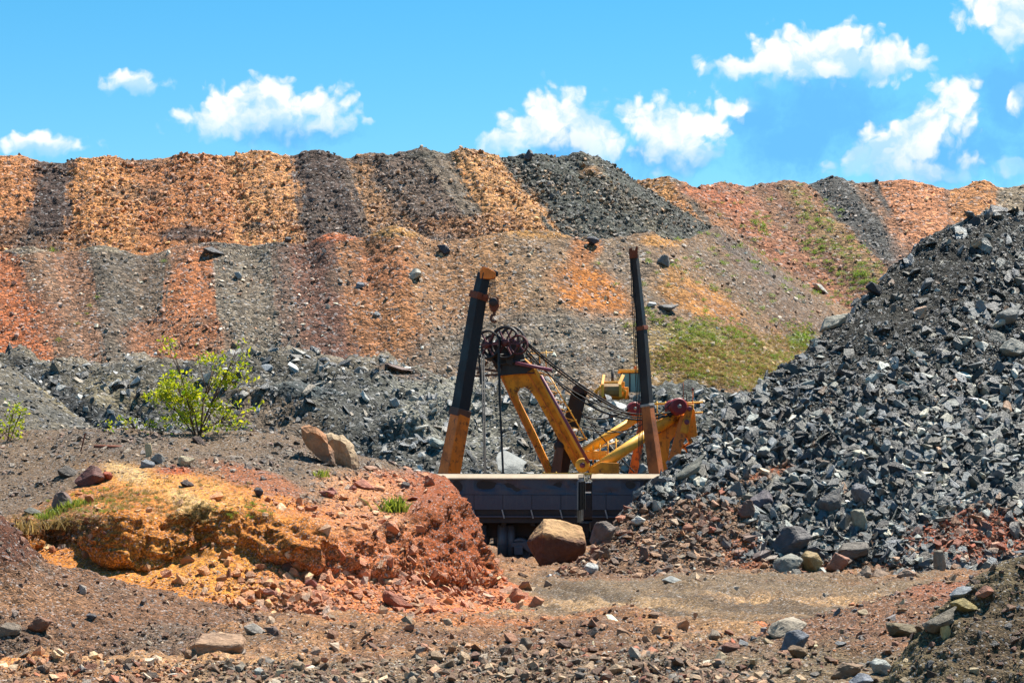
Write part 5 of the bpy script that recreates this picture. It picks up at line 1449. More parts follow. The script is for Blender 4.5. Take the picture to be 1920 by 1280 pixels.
M_ORB = two_tone('orange_boulder', (106, 84, 66), (158, 112, 76), (88, 74, 62), .1, .5)

def surf_drop(x, y, Y):
    return P(x, y, Y)
def rock(x, y, w_, h_, Y, col, label, seed=0, rot=(0, 0, 0), depth=.8, mat=None, cat='rock', name='rock', group=None, snap=True):
    me0 = BOULDERS[seed % len(BOULDERS)]
    me = me0.copy(); me.materials.clear(); me.materials.append(mat or M_STONE_O)
    o = new_obj(name, me)
    if snap: Y = surf_Y(x, min(y + h_ * .36, 1276), Y)
    s = Y / F
    # the base of the thing sits at the lower edge seen in the photograph
    o.location = P(x, y + h_ * .06, Y)
    o.scale = (w_ * s * .62, w_ * s * .62 * depth, h_ * s * .62)
    o.rotation_euler = rot
    o.color = (*(lin(col) * .72), 1)
    tag(o, label, cat, group)
    return o
def slab(outline, th, mat, label, name, seed, dY=0.0):
    """angular rock with the given outline, real thickness and broken faces"""
    n = len(outline); cx = sum(p[0] for p in outline) / n; by = max(p[1] for p in outline)
    Y = surf_Y(cx, by - 4, 66) + dY
    rng = np.random.default_rng(seed); base = P(cx, by, Y)
    bm = bmesh.new(); rings = []
    for (d_, sc) in ((-.18, .62), (0, .95), (.5, 1.0), (1.0, .8)):
        rg = []
        for (x, y) in outline:
            p = P(cx + (x - cx) * sc, by + (y - by) * (sc * .5 + .5), Y) + Vector((rng.normal() * .03, d_ * th + rng.normal() * .04, rng.normal() * .03))
            rg.append(bm.verts.new(p - base))
        rings.append(rg)
    for a, b_ in zip(rings[:-1], rings[1:]):
        for k in range(n): bm.faces.new((a[k], a[(k + 1) % n], b_[(k + 1) % n], b_[k]))
    bm.faces.new(rings[0][::-1]); bm.faces.new(rings[-1])
    bmesh.ops.triangulate(bm, faces=bm.faces)
    for _ in range(2):
        bmesh.ops.subdivide_edges(bm, edges=[e for e in bm.edges if e.calc_length() > .12], cuts=1); bmesh.ops.triangulate(bm, faces=[f for f in bm.faces if len(f.verts) > 3])
    bm.normal_update()
    co = np.array([v.co for v in bm.verts]); dd_ = .05 * fbm(co + seed, 3.2, 4, seed) + .03 * (1 - 2 * np.abs(fbm(co + seed, 6, 3, seed + 5)))
    for v, q in zip(bm.verts, dd_): v.co += v.normal * float(q)
    bmesh.ops.recalc_face_normals(bm, faces=bm.faces)
    me = bpy.data.meshes.new(name); bm.to_mesh(me); bm.free()
    o = new_obj(name, me, None, mat, base); tag(o, label, 'boulder'); return o
def rocks():
    d2 = lambda *a: tuple(math.radians(q) for q in a)
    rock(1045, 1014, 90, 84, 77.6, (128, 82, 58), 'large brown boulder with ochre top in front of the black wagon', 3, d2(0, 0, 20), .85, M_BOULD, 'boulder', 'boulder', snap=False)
    rock(1130, 996, 52, 38, 74.5, (128, 112, 100), 'grey-brown angular block right of the ochre-topped boulder', 2, d2(10, -28, 30))
    slab([(566, 800), (578, 797), (590, 802), (606, 816), (614, 832), (622, 848), (627, 868), (604, 854), (580, 836), (568, 822)], .55, M_ORB, 'orange tilted slab leaning against a tan boulder on the bank', 'boulder', 31)
    slab([(604, 818), (618, 813), (634, 818), (640, 814), (650, 824), (660, 838), (667, 852), (670, 874), (648, 870), (628, 864), (618, 846)], .95, M_TAN, 'tan cracked boulder beside the tilted orange slab on the bank', 'boulder', 33, .1)
    rock(171, 893, 54, 40, 60.2, (112, 66, 56), 'dark red boulder at the left end of the orange bank', 2, d2(0, 6, 12), .8, None, 'boulder', 'boulder')
    rock(202, 892, 17, 17, 60.0, (186, 92, 60), 'small brick red block right of the dark red boulder', 1, d2(0, 0, 35))
    rock(131, 884, 44, 22, 61.0, (96, 88, 80), 'flat grey slab left of the dark red boulder', 4, d2(0, 8, 0))
    rock(118, 934, 42, 28, 58.6, (134, 108, 98), 'grey-brown rock below the dark red boulder', 7, d2(0, -12, 20))
    rock(62, 957, 32, 14, 57.5, (124, 124, 114), 'flat grey slab left of the green patch on the bank', 4, d2(0, 0, 0))
    rock(277, 843, 18, 28, 63.5, (214, 192, 150), 'pale upright stone chip behind the bank edge', 5, d2(0, 12, 0), .4)
    rock(299, 859, 26, 17, 62, (150, 148, 140), 'rounded grey stone right of the upright pale chip', 7, d2(0, 25, 0), .7)
    rock(277, 869, 24, 15, 61.5, (140, 144, 148), 'blue-grey stone below the upright pale chip', 3, d2(0, 10, 0), .7)
    rock(350, 864, 30, 18, 61.5, (206, 190, 152), 'pale cream split stone above the orange bank', 6, d2(0, 14, 0), .6)
    rock(352, 905, 26, 12, 59.5, (82, 66, 62), 'dark slab lying on the upper orange bank', 4, d2(0, 5, 0))
    rock(485, 922, 16, 18, 58.5, (70, 66, 70), 'small black stone on the orange bank slope', 1, d2(0, 0, 20))
    rock(375, 826, 30, 14, 65.5, (92, 70, 62), 'dark brown slab at the foot of the green shrub', 4, d2(0, 28, 0))
    rock(684, 907, 40, 18, 62.3, (204, 128, 100), 'pink flat slab on the red bank', 4, d2(0, 8, 0), .8)
    rock(622, 919, 22, 13, 61.4, (178, 106, 88), 'small pink slab left of the pink flat slab', 7, d2(0, -10, 20))
    rock(661, 915, 18, 11, 61.2, (150, 84, 66), 'small dark red slab left below the pink flat slab', 2, d2(0, 0, 10))
    rock(616, 925, 30, 12, 60.8, (168, 100, 80), 'small reddish slab under the small pink slab', 6, d2(0, 4, 50))
    rock(760, 909, 15, 14, 65, (100, 92, 88), 'round grey stone near the top of the red bank', 3, d2(0, 0, 0))
    rock(489, 737, 24, 28, 132, (132, 104, 94), 'pointed brown rock on the grey slope right of the shrub', 2, d2(0, 0, 30))
    rock(520, 729, 22, 20, 150, (76, 90, 106), 'dark blue-grey block on the rubble slope', 1, d2(0, -20, 0))
    rock(968, 876, 78, 12, 137, (128, 132, 128), 'big pale flat slab lying behind the black wagon', 4, d2(34, 26, 10), .9)
    rock(822, 831, 34, 15, 142, (150, 158, 150), 'pale green-grey slab left of the orange crane base', 6, d2(0, 22, 0))
    rock(742, 754, 24, 18, 156, (160, 162, 160), 'pale slab in the middle of the grey rubble', 4, d2(15, 28, 0))
    rock(748, 691, 56, 9, 190, (110, 84, 74), 'long dark brown slab on the crest of the rubble', 6, d2(0, 16, 0))
    # terraces
    rock(778, 513, 28, 19, 250, (176, 172, 158), 'pale boulder in the middle of the lower terrace', 2, d2(0, 0, 10), .8, None, 'boulder', 'boulder')
    rock(831, 467, 26, 19, 254, (74, 72, 78), 'dark boulder near the top of the lower terrace', 5, d2(0, 0, 0), .8, None, 'boulder', 'boulder')
    rock(675, 534, 14, 12, 248, (120, 126, 136), 'small grey boulder left of the pale boulder', 3)
    rock(708, 588, 16, 9, 243, (150, 154, 158), 'flat grey stone low on the lower terrace', 4)
    rock(1247, 488, 26, 19, 264, (118, 118, 116), 'grey boulder right of the slim crane head', 7, d2(0, 20, 0), .8, None, 'boulder', 'boulder')
    rock(1253, 577, 40, 12, 252, (92, 92, 92), 'dark flat rock right of the slim crane boom', 6, d2(0, 0, 0))
    rock(1222, 570, 15, 9, 252, (196, 196, 194), 'white stone beside the slim crane boom', 3)
    rock(1111, 451, 22, 16, 260, (70, 74, 84), 'dark stone group near the tan stripe crest', 1, d2(0, 0, 0))
    rock(992, 290, 17, 18, 306, (84, 86, 92), 'dark block standing on the skyline of the upper terrace', 2, d2(0, 0, 20))
    rock(1541, 541, 36, 10, 300, (206, 200, 190), 'long white stone on the grassy far slope', 4, d2(0, 30, 0))
    rock(540, 448, 12, 8, 257, (80, 82, 88), 'dark stone on the lower terrace crest', 3)
    rock(402, 470, 40, 12, 256, (78, 80, 84), 'dark ledge of rock at the lower terrace crest', 4, d2(0, 8, 0))
    rock(446, 516, 16, 14, 250, (150, 158, 158), 'pale grey stone high on the grey band of the terrace', 5)
    # slate heap
    rock(1563, 600, 62, 26, 83, (176, 170, 152), 'long pale slab on the left edge of the slate heap', 4, d2(0, -38, 0), .5)
    rock(1638, 541, 26, 30, 85.2, (52, 54, 60), 'black pointed rock on the skyline of the slate heap', 5, d2(0, -35, 10))
    rock(1296, 879, 78, 20, 74.6, (134, 132, 118), 'long grey slab pointing up the slate heap edge', 6, d2(0, -36, 8), .5)
    rock(1484, 1012, 86, 50, 71.6, (96, 92, 92), 'largest dark slate block at the foot of the heap', 2, d2(8, -14, 12), .7, None, 'boulder', 'boulder')
    rock(1479, 1053, 58, 34, 69.8, (140, 140, 128), 'pale tilted slab under the largest slate block', 4, d2(30, -24, 0), .7)
    rock(1521, 1054, 36, 42, 69.6, (166, 140, 92), 'yellowish broken block right of the tilted slab', 1, d2(0, 6, 30))
    rock(1568, 1052, 44, 36, 69.5, (166, 112, 86), 'rounded pinkish boulder at the heap foot', 8, d2(0, 0, 0))
    rock(1608, 975, 38, 46, 72, (160, 154, 132), 'pale rough upright stone low in the heap', 5, d2(10, 10, 0), .7)
    rock(1613, 926, 32, 40, 73.2, (112, 112, 116), 'blue-grey block with a tan lit top', 1, d2(0, 4, 10), .9)
    rock(1562, 938, 52, 34, 73, (104, 102, 100), 'dark streaked slab left of the tan-topped block', 6, d2(0, -30, 10), .6)
    rock(1430, 935, 40, 34, 73.6, (100, 92, 100), 'purple-grey block in the brown gravel', 2, d2(0, 24, 20))
    rock(1404, 952, 36, 32, 73, (128, 98, 84), 'brown block left of the purple-grey block', 7, d2(0, 0, 20))
    rock(1599, 1030, 54, 30, 70.4, (112, 104, 94), 'dark brown block right of the largest slate block', 3, d2(0, -12, 0))
    rock(1759, 1052, 30, 48, 70.2, (148, 132, 112), 'upright block standing at the red heap foot', 5, d2(0, 8, 20), .7)
    rock(1622, 1074, 26, 28, 69.2, (170, 146, 122), 'tan stone left of the tan wedge at the heap foot', 2, d2(0, 12, 0))
    rock(1651, 1074, 36, 22, 69.2, (172, 142, 116), 'tan wedge stone by the haul road', 4, d2(0, -18, 0))
    rock(1697, 1075, 36, 22, 69.2, (170, 136, 112), 'tan stone right of the tan wedge', 8, d2(0, 6, 0))
    rock(1205, 1036, 24, 28, 71.5, (132, 100, 80), 'upright brown block in the gravel right of the big boulder', 5, d2(0, 20, 0))
    rock(1195, 974, 28, 18, 73.4, (222, 216, 200), 'white rounded stone above the upright brown block', 8, d2(0, 10, 0))
    rock(1108, 1064, 24, 20, 70, (206, 206, 200), 'white and brown stone on the gravel foot', 3)
    rock(1263, 1086, 42, 15, 68.6, (170, 172, 166), 'pale flat slab at the edge of the haul road', 4)
    rock(1004, 1128, 30, 26, 55.5, (214, 140, 96), 'rounded orange boulder at the tip of the bank', 8)
    rock(968, 1116, 34, 28, 58, (196, 124, 86), 'orange rock at the foot of the bank corner', 2)
    rock(1906, 648, 60, 34, 80, (150, 150, 140), 'large flat slab at the right edge of the slate heap', 4, d2(10, -8, 0))
    rock(1895, 590, 50, 26, 82, (124, 126, 122), 'grey slab above the large flat slab', 6, d2(0, -20, 0))
    # red bank foot slabs
    rock(505, 1112, 26, 22, 52.2, (200, 130, 108), 'pink square slab at the foot of the orange bank', 1, d2(35, 10, 20), .4)
    rock(586, 1093, 28, 22, 53.3, (192, 124, 110), 'pink flat slab in the red scree', 4, d2(40, 20, 0), .4)
    rock(745, 1128, 60, 22, 52.5, (168, 96, 66), 'long red slab lying down the scree', 6, d2(0, 34, 0), .5)
    rock(420, 1038, 20, 22, 53, (216, 140, 62), 'orange lump in the hollow of the bank', 8)
    # foreground
    rock(408, 1207, 92, 44, 41.6, (172, 136, 104), 'large tan rock on the near gravel', 3, d2(0, -6, 10), .8, None, 'boulder', 'boulder')
    rock(366, 1228, 40, 20, 40.6, (150, 112, 78), 'brown slab leaning on the large tan rock', 6, d2(0, 10, 0))
    rock(480, 1178, 44, 20, 42.5, (168, 158, 146), 'grey slab with pale top behind the tan rock', 4, d2(0, 12, 0))
    rock(510, 1182, 32, 18, 42.3, (128, 100, 86), 'brown stone right of the pale-topped slab', 5)
    rock(490, 1192, 26, 12, 42, (190, 198, 200), 'blue-white chip beside the tan rock', 1)
    rock(418, 1226, 20, 13, 40.8, (190, 186, 176), 'small pale stone under the tan rock', 8)
    rock(577, 1256, 50, 20, 38.8, (138, 70, 58), 'dark red brick-like slab in the foreground', 2, d2(0, 4, 5), .7)
    rock(548, 1247, 28, 24, 39, (120, 94, 74), 'brown stone behind the dark red slab', 5)
    rock(487, 1264, 24, 24, 38, (170, 172, 164), 'grey-green stone in the foreground', 1, d2(0, 20, 0))
    rock(75, 1167, 46, 30, 43.2, (142, 98, 72), 'rounded brown rock at the left foreground', 8)
    rock(20, 1178, 36, 24, 42.6, (140, 124, 106), 'grey-tan rock at the left edge', 3)
    rock(171, 1155, 18, 12, 44, (96, 92, 94), 'small dark stone on the left mound', 1)
    rock(154, 1104, 22, 16, 45, (178, 164, 150), 'pale chip on the left mound', 5, d2(0, 30, 0))
    rock(985, 1208, 32, 26, 43.2, (138, 116, 94), 'pointed brown rock alone on the near gravel', 2, d2(0, -16, 20))
    rock(838, 1166, 22, 16, 49, (196, 166, 130), 'tan stone below the tip of the bank scree', 5)
    rock(772, 1266, 26, 20, 38, (150, 138, 122), 'grey stone at the lower middle edge', 8)
    rock(1478, 1172, 74, 38, 43.2, (170, 156, 134), 'pale tan slab on the right rise', 4, d2(15, -20, 0), .8)
    rock(1490, 1200, 60, 36, 41.4, (112, 116, 124), 'dark blue-grey pointed rock below the pale tan slab', 2, d2(0, -26, 20), .8)
    rock(1494, 1222, 32, 26, 40.4, (130, 102, 70), 'brown block under the blue-grey rock', 1)
    rock(1583, 1255, 64, 34, 38, (148, 118, 90), 'brown boulder at the bottom of the right rise', 8, d2(0, -8, 0))
    rock(1651, 1250, 34, 32, 38, (180, 184, 176), 'pale grey block at the bottom right', 1, d2(0, 0, 20))
    rock(1615, 1275, 50, 26, 36.4, (140, 146, 156), 'blue-grey block at the bottom edge', 2)
    rock(1770, 1180, 26, 34, 34.5, (206, 186, 130), 'pale yellow chip left of the cloddy mound', 5, d2(0, 10, 0), .5)
    rock(1768, 1160, 70, 24, 36.5, (120, 110, 92), 'grey slab wedged against the cloddy mound', 6, d2(0, -28, 0), .8)
    rock(1812, 1132, 56, 22, 36.5, (160, 142, 84), 'yellow-brown flat slab on the cloddy mound', 4, d2(0, 8, 0))
    rock(1700, 1180, 70, 24, 37.6, (116, 100, 66), 'mossy brown slab in the right rise', 6, d2(0, 8, 0))
    rock(1370, 1212, 30, 18, 41.5, (132, 86, 66), 'red-brown stone at the left of the right rise', 3)
    rock(1805, 1105, 50, 18, 42, (150, 156, 160), 'pale grey slabs above the cloddy mound', 4, d2(0, -24, 0))
    rock(1848, 1108, 34, 20, 42, (168, 110, 82), 'pinkish block above the cloddy mound', 2)
rocks()

# ------------------------------------------------------------------ scrap lying about
def scrap():
    a, b = P(178, 838, 64), P(231, 840, 63.6)
    o = MB().tube(a, b, .075, .085, 14).build('rusty_pipe', M_RST); tag(o, 'rusty pipe lying on the gravel behind the dark red boulder', 'pipe')
    o = MB().path([P(148, 858, 63.5), P(155, 832, 63.6), P(160, 812, 63.7)], .022, 6).build('bent_rod', M_RST); tag(o, 'thin rusty rod stuck in the gravel', 'rod')
    o = MB().beam(P(794, 904, 66), P(823, 921, 65), .07, .06).build('wooden_stick', M_DUST); tag(o, 'pale stick lying on the red bank corner', 'stick')
    o = MB().path([P(1208, 1236, 38), P(1225, 1250, 37.4), P(1244, 1266, 36.8)], .016, 6).build('dry_branch', M_SLEEP); tag(o, 'dry twig on the near gravel right of centre', 'twig')
scrap()
# ------------------------------------------------------------------ plants
def leaf_mat(name, c1, c2, trans=.45):
    m, t, bs = base_mat(name)
    oi = t.node('ShaderNodeAttribute', attribute_name='tone').outputs['Fac']
    c = t.mix(oi, lin4(c1), lin4(c2))
    t.put(bs.inputs['Base Color'], c); bs.inputs['Roughness'].default_value = .55
    tr = t.node('ShaderNodeBsdfTranslucent'); t.put(tr.inputs['Color'], c)
    mx = t.node('ShaderNodeMixShader'); mx.inputs[0].default_value = trans
    o = [n for n in t.n if n.type == 'OUTPUT_MATERIAL'][0]
    t.l.new(bs.outputs[0], mx.inputs[1]); t.l.new(tr.outputs[0], mx.inputs[2]); t.l.new(mx.outputs[0], o.inputs[0])
    return m
M_LEAF = leaf_mat('shrub_leaf', (100, 138, 22), (220, 214, 44), .55)
M_GRASS = leaf_mat('grass_blade', (74, 104, 30), (164, 172, 62))
M_BUSH = leaf_mat('hill_bush_leaf', (84, 116, 40), (160, 184, 66))
M_DRY = leaf_mat('dry_grass', (120, 100, 58), (176, 150, 92))
M_BARK = paint_mat('bark', (92, 70, 58), (60, 46, 40), .5, .9)

def leaves_mesh(name, pos, size, rng, mat, up=.4, ratio=.5):
    """every leaf a folded four-cornered blade"""
    n = len(pos)
    d = rng.normal(size=(n, 3)); d[:, 2] += up; d /= np.linalg.norm(d, axis=1, keepdims=True)
    s = np.cross(d, rng.normal(size=(n, 3))); s /= np.linalg.norm(s, axis=1, keepdims=True)
    nn = np.cross(d, s)
    L = (size * rng.uniform(.6, 1.3, n))[:, None]
    V = np.stack([pos, pos + d * L * .5 + s * L * ratio * .5 + nn * L * .08, pos + d * L, pos + d * L * .5 - s * L * ratio * .5 + nn * L * .08], 1).reshape(-1, 3)
    me = bpy.data.meshes.new(name)
    idx = np.arange(n) * 4
    fs = np.concatenate([np.stack([idx, idx + 1, idx + 2], 1), np.stack([idx, idx + 2, idx + 3], 1)])
    me.from_pydata(V.tolist(), [], fs.tolist())
    at = me.attributes.new('tone', 'FLOAT', 'POINT'); at.data.foreach_set('value', np.repeat(np.clip(rng.normal(.5, .28, n), 0, 1), 4).astype(np.float32))
    me.materials.append(mat)
    return me

def shrub(name, label, x, y, Y, hpx, clumps, stems, nleaf, lsize, seed):
    rng = np.random.default_rng(seed); Y = surf_Y(x, y + 3, Y); s = Y / F
    root = P(x, y, Y)
    o = empty(name, root, label, 'shrub')
    pos = []
    tips = []
    for (cx, cy, rx, ry) in clumps:
        c = np.array(P(cx, cy, Y)); c[1] += rng.uniform(-.5, .5) * min(rx, 60) * s
        n = int(nleaf * rx * ry / 1000.0)
        sub = rng.normal(size=(max(3, n // 28), 3)); sub /= np.linalg.norm(sub, axis=1, keepdims=True) + 1e-6
        sub = sub * rng.uniform(.25, .95, (len(sub), 1)) * np.array([rx * s, min(rx, ry) * s, ry * s])
        tips.append((c, sub))
        for q in sub:
            m_ = max(5, n // len(sub))
            r_ = .09 + .05 * rng.random()
            pos.append(c + q + rng.normal(size=(m_, 3)) * r_ * np.array([1.25, 1, .8]))
    pos = np.concatenate(pos)
    f = new_obj('foliage', leaves_mesh(name + '_leaves', pos - np.array(root), lsize, rng, M_LEAF), o)
    for (tx, ty, r) in stems:
        mb = MB(); top = P(tx, ty, Y + rng.uniform(-.3, .3)); mid = root.lerp(top, .5) + Vector((rng.normal() * .06, rng.normal() * .06, .05)); 
        mb.tube(root + Vector((rng.normal() * .05, 0, -.1)), mid, r, r * .75, 8); mb.tube(mid, top, r * .75, r * .3, 8); mb.build('stem', M_BARK, o)
    for c, sub in tips:
        near = min(stems, key=lambda q: (P(q[0], q[1], Y) - Vector(c)).length)
        st = root.lerp(P(near[0], near[1], Y), .6)
        mb = MB(); mb.tube(st, Vector(c), .02, .01, 6)
        for q in sub[::2]: mb.tube(Vector(c), Vector(c + q), .009, .004, 5)
        mb.build('branch', M_BARK, o)
    return o
shrub('green_shrub', 'tall sparse green shrub with yellow-green leaves on the left bank crest', 372, 812, 66.2, 180,
      [(318, 738, 44, 34), (322, 712, 18, 26), (290, 740, 24, 14), (350, 745, 34, 30), (340, 780, 34, 26), (362, 797, 24, 12), (322, 642, 10, 16), (319, 660, 9, 12), (372, 676, 20, 10), (408, 672, 20, 13), (412, 690, 18, 10),
       (446, 646, 9, 8), (450, 670, 6, 8), (462, 686, 20, 7), (445, 712, 30, 9), (424, 706, 20, 12), (412, 722, 22, 14), (470, 708, 14, 4), (400, 770, 24, 20), (428, 775, 18, 14), (392, 745, 18, 12), (452, 800, 8, 14), (480, 769, 13, 7), (435, 757, 12, 6), (384, 806, 26, 8), (372, 770, 20, 20), (425, 800, 10, 10), (352, 712, 16, 10)],
      [(322, 700, .03), (320, 640, .022), (352, 745, .03), (400, 690, .035), (446, 660, .028), (415, 720, .028), (300, 742, .022), (440, 775, .022)], 215, .15, 61)
shrub('low_shrub', 'low yellow-green sprouts at the foot of the tall shrub', 280, 812, 66.4, 30,
      [(210, 797, 10, 9), (232, 795, 10, 7), (246, 789, 8, 5), (280, 793, 14, 9), (312, 800, 8, 5)], [(212, 800, .012), (235, 798, .012), (282, 797, .014), (310, 802, .01)], 330, .13, 62)
shrub('small_shrub', 'small green shrub at the left picture edge', 16, 822, 67.5, 60,
      [(26, 770, 8, 16), (30, 790, 12, 12), (12, 802, 14, 10), (30, 812, 12, 8), (42, 768, 6, 6), (6, 815, 12, 6)], [(26, 765, .02), (40, 775, .014), (10, 800, .014)], 330, .13, 63)

def tuft_mesh(name, n, h, spread, rng, mat, lean=.35):
    V, Fc, tone = [], [], []
    for q in range(n):
        b = np.array([rng.normal() * spread, rng.normal() * spread, -.02]); d = np.array([rng.normal() * lean, rng.normal() * lean, 1.0]); hh = h * rng.uniform(.5, 1.15)
        s = np.array([math.cos(q * 2.4), math.sin(q * 2.4), 0]) * h * .05
        m_ = b + d * hh * .55; t_ = b + d * hh + np.array([d[0], d[1], -.25]) * hh * .35
        k = len(V); V += [b - s, b + s, m_ + s * .8, m_ - s * .8, t_]; Fc += [(k, k + 1, k + 2, k + 3), (k + 3, k + 2, k + 4)]; tone += [float(np.clip(rng.normal(.5, .3), 0, 1))] * 5
    me = bpy.data.meshes.new(name); me.from_pydata([tuple(v) for v in V], [], Fc)
    at = me.attributes.new('tone', 'FLOAT', 'POINT'); at.data.foreach_set('value', np.array(tone, np.float32))
    me.materials.append(mat); return me
rgp = np.random.default_rng(77)
def tuft(name, label, x, y, Y, wpx, hpx, n, mat=M_GRASS, cat='grass tuft', group=None):
    Y = surf_Y(x, y, Y); s = Y / F
    me = tuft_mesh(name + '_blades', n, hpx * s, wpx * s * .28, rgp, mat)
    o = new_obj(name, me, None, None, P(x, y, Y)); tag(o, label, cat, group); return o
tuft('grass_tuft', 'bright green grass tuft in the middle of the red bank', 741, 958, 60.4, 44, 34, 130)
tuft('grass_tuft', 'small green grass tuft on the upper red bank below the tan boulder', 601, 893, 62.2, 30, 18, 70)
tuft('grass_tuft', 'tiny green tuft among the small pink slabs', 617, 930, 60.6, 16, 9, 40)
ORD = ['leftmost', 'second', 'third', 'fourth', 'fifth', 'sixth', 'seventh', 'eighth', 'ninth', 'tenth', 'eleventh', 'twelfth']
for q, (x, y) in enumerate([(82, 972), (97, 966), (114, 958), (132, 950), (152, 945)]):
    tuft('weed_clump', ORD[q] + (' clump' if q == 0 else ' clump from the left') + ' of low green weeds on the orange bank', x, y, 57.6 - q * .1, 34, 15, 90, M_GRASS, 'weeds', 'weeds on the left of the orange bank')
tuft('dry_weed', 'grey-green dry weed above the dark red mound', 45, 1000, 53.5, 34, 32, 90, M_DRY, 'weeds')
tuft('dry_weed', 'brown dry weed patch left on the bank lip', 100, 990, 55, 60, 24, 140, M_DRY, 'weeds')

# dry and green grass on the lip of the bank, and green growth on the far slopes: nobody could count it
TUFT_P = []
for i in range(6): TUFT_P.append(tuft_mesh('grass_clump', 26, 1.0, .28, rgp, M_GRASS, .5))
DRY_P = [tuft_mesh('dry_clump', 26, 1.0, .3, rgp, M_DRY, .6) for i in range(5)]
BUSH_P = []
for i in range(6):
    p_ = rgp.normal(size=(90, 3)) * np.array([.42, .42, .26]) + np.array([0, 0, .32]); p_[:, 2] = np.abs(p_[:, 2])
    BUSH_P.append(leaves_mesh('bush_leaves', p_, .22, rgp, M_BUSH, .5, .6))
for k_, ms in (('grass', TUFT_P), ('dry', DRY_P), ('bush', BUSH_P)):
    STONES[k_] = ms; PROTO[k_] = proto_collection(k_ + '_shapes', ms); SG[k_] = scatter_group(PROTO[k_])
def green(name, label, G, dens, n, hpx, kind, seed, parent=None):
    rng = np.random.default_rng(seed)
    pos, nrm, cc = sample_grid(G, np.ones(G.shape), dens, n, rng)
    h = rng.uniform(hpx[0], hpx[1], n) * pos[:, 1] / F
    scl = np.stack([h * 1.2, h * 1.2, h], -1)
    rot = np.stack([rng.normal(size=n) * .12, rng.normal(size=n) * .12, rng.uniform(0, 6.28, n)], -1)
    o = scatter_object(name, parent, pos, rot, scl, cc, rng.integers(0, len(STONES[kind]), n), SG[kind], label)
    return o
lp = px_of(LOWER); lx, ly = lp[..., 0], lp[..., 1]; ln = fbm(LOWER, .25, 4, 501)
gd = patch(lx, ly, 1320, 622, 70, 24, ln, 10) * 1.6 + patch(lx, ly, 1350, 670, 130, 45, ln, 15) * .8 + patch(lx, ly, 1450, 690, 90, 45, ln) * .6 + patch(lx, ly, 1505, 640, 28, 26, ln * .5) * 2 + patch(lx, ly, 1270, 690, 60, 30, ln) * .6
tag(green('hillside_grass', 'green and olive grass on the lower right slope', LOWER, gd, 1100, (2, 5.5), 'grass', 91), None, 'grass', None, 'stuff')
dd = patch(lx, ly, 1380, 680, 150, 50, ln) + patch(lx, ly, 1560, 500, 40, 90, ln, -45) * .6
tag(green('dry_hillside_grass', 'dry yellowish grass among the green on the lower right slope', LOWER, dd, 1300, (2.5, 6), 'dry', 92), None, 'grass', None, 'stuff')
fp = px_of(FAR); fx, fy = fp[..., 0], fp[..., 1]; fn = fbm(FAR, .2, 4, 503)
fd = patch(fx, fy, 1575, 470, 150, 16, fn * .8, 50) + patch(fx, fy, 1560, 520, 70, 26, fn, 60) * 1.5 + patch(fx, fy, 1620, 515, 30, 18, fn * .5) * 2
tag(green('valley_grass', 'bright green strip of grass in the side valley', FAR, fd, 150, (3, 7), 'bush', 93), None, 'grass', None, 'stuff')
wd = patch(lx, ly, 1330, 640, 110, 50, ln, 15) + patch(lx, ly, 1300, 500, 130, 40, ln) * .35 + patch(lx, ly, 1450, 560, 150, 60, ln, 40) * .35 + patch(lx, ly, 1450, 690, 90, 40, ln) * .6
tag(green('hillside_weeds', 'scattered low green weeds over the stony right slope', LOWER, wd, 260, (4, 9), 'bush', 96), None, 'weeds', None, 'stuff')
wf = patch(fx, fy, 1420, 430, 120, 40, fn, 40) * .5 + patch(fx, fy, 1560, 450, 130, 40, fn, 50) + patch(fx, fy, 1600, 510, 50, 30, fn * .5)
tag(green('far_weeds', 'scattered green weeds on the far right terrace', FAR, wf, 150, (4, 8), 'bush', 97), None, 'weeds', None, 'stuff')
bp_ = px_of(BANK); bx_, by_ = bp_[..., 0], bp_[..., 1]; bn = fbm(BANK, .8, 4, 505)
bdens = patch(bx_, by_, 280, 935, 90, 26, bn * .7, 15) + patch(bx_, by_, 430, 920, 90, 22, bn, 20) * .5 + patch(bx_, by_, 110, 975, 80, 22, bn * .7) + patch(bx_, by_, 200, 940, 60, 20, bn)
tag(green('bank_dry_grass', 'short dry grass on the lip of the orange bank', BANK, bdens, 650, (3, 8), 'dry', 94), None, 'grass', None, 'stuff')
tag(green('bank_green_grass', 'thin green grass on the lip of the orange bank', BANK, patch(bx_, by_, 150, 945, 70, 20, bn) + patch(bx_, by_, 460, 955, 40, 14, bn) * .7 + patch(bx_, by_, 230, 930, 60, 16, bn) * .5, 200, (3, 7), 'grass', 95), None, 'grass', None, 'stuff')

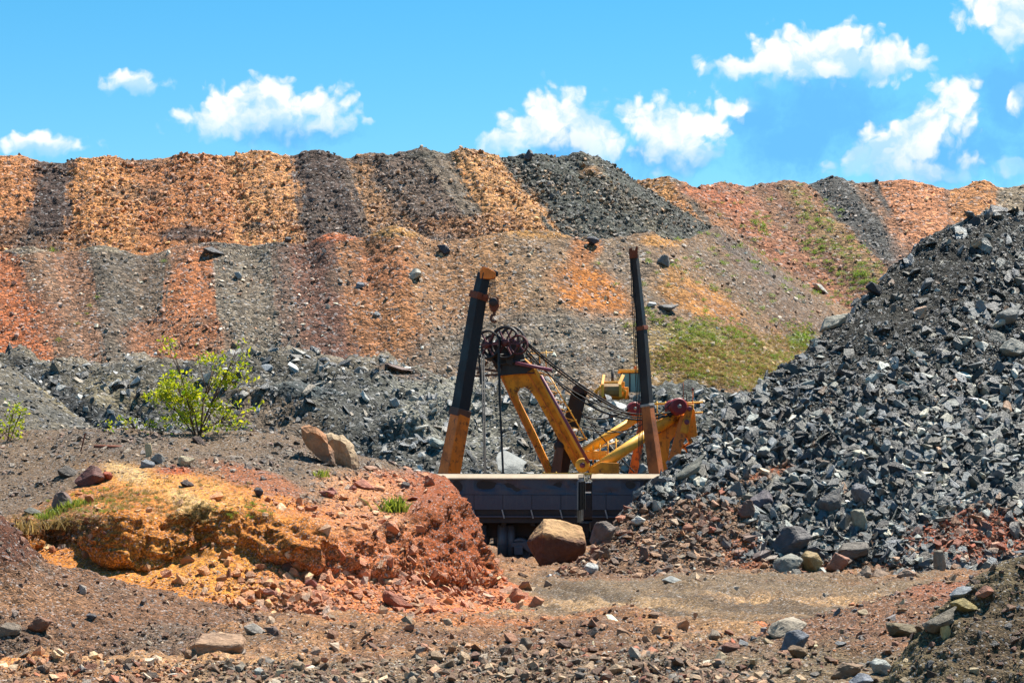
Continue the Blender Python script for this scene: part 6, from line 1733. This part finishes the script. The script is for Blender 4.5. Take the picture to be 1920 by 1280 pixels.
# bushes one can tell apart on the far slopes
def on_surface(G, x, y):
    q = px_of(G); d = (q[..., 0] - x) ** 2 + (q[..., 1] - y) ** 2
    # nearest visible: take the closest surface sheet among good matches
    k_ = np.argmin(d + 0.02 * G[..., 1]); return G.reshape(-1, 3)[k_]
WHERE = {'red': 'bush on the red stripe of the far terrace', 'low': 'bush on the grassy slope right of the slim crane', 'mid': 'small bush on the grey stony slope above the cranes', 'left': 'tiny bush on the left bands of the lower terrace', 'val': 'bush in the side valley beside the slate heap'}
BUSHES = [(1414, 420, 15, 'red', FAR), (1432, 428, 14, 'red', FAR), (1430, 440, 15, 'red', FAR), (1403, 407, 8, 'red', FAR), (1512, 405, 9, 'val', FAR), (1533, 418, 11, 'val', FAR), (1545, 398, 9, 'val', FAR),
          (1556, 432, 12, 'val', FAR), (1594, 450, 13, 'val', FAR), (1616, 468, 12, 'val', FAR), (1620, 518, 14, 'val', FAR), (1605, 520, 12, 'val', FAR), (1388, 463, 9, 'low', LOWER), (1505, 640, 20, 'low', LOWER),
          (1478, 612, 13, 'low', LOWER), (1530, 553, 13, 'low', LOWER), (1270, 615, 13, 'low', LOWER), (1320, 628, 10, 'low', LOWER), (1346, 646, 11, 'low', LOWER), (1380, 636, 12, 'low', LOWER), (1415, 640, 10, 'low', LOWER),
          (1300, 705, 12, 'low', LOWER), (1286, 680, 10, 'low', LOWER), (1262, 500, 9, 'mid', LOWER), (1272, 503, 8, 'mid', LOWER), (1311, 490, 8, 'mid', LOWER), (1208, 535, 9, 'mid', LOWER), (1375, 521, 8, 'mid', LOWER), (1440, 470, 9, 'mid', LOWER),
          (1232, 512, 8, 'mid', LOWER), (183, 560, 8, 'left', LOWER), (169, 575, 7, 'left', LOWER), (110, 640, 9, 'left', LOWER), (100, 472, 10, 'left', LOWER), (307, 492, 8, 'left', LOWER), (164, 590, 6, 'left', LOWER), (145, 608, 6, 'left', LOWER)]
CNT = {}
for q, (x, y, sz, wk, G_) in enumerate(sorted(BUSHES, key=lambda t: t[0])):
    CNT[wk] = CNT.get(wk, -1) + 1
    p = on_surface(G_, x, y)
    o = new_obj('bush', BUSH_P[q % 6], None, None, p)
    h = sz * p[1] / F
    o.scale = (h * .95, h * .95, h * 1.1); o.rotation_euler = (0, 0, q * 1.3)
    tag(o, ORD[CNT[wk]] + (' ' if CNT[wk] == 0 else ' from left, ') + WHERE[wk], 'bush', {'red': 'bushes on the red far stripe', 'low': 'bushes on the grassy lower slope', 'mid': 'bushes on the stony slope', 'left': 'bushes on the left bands', 'val': 'bushes in the side valley'}[wk])
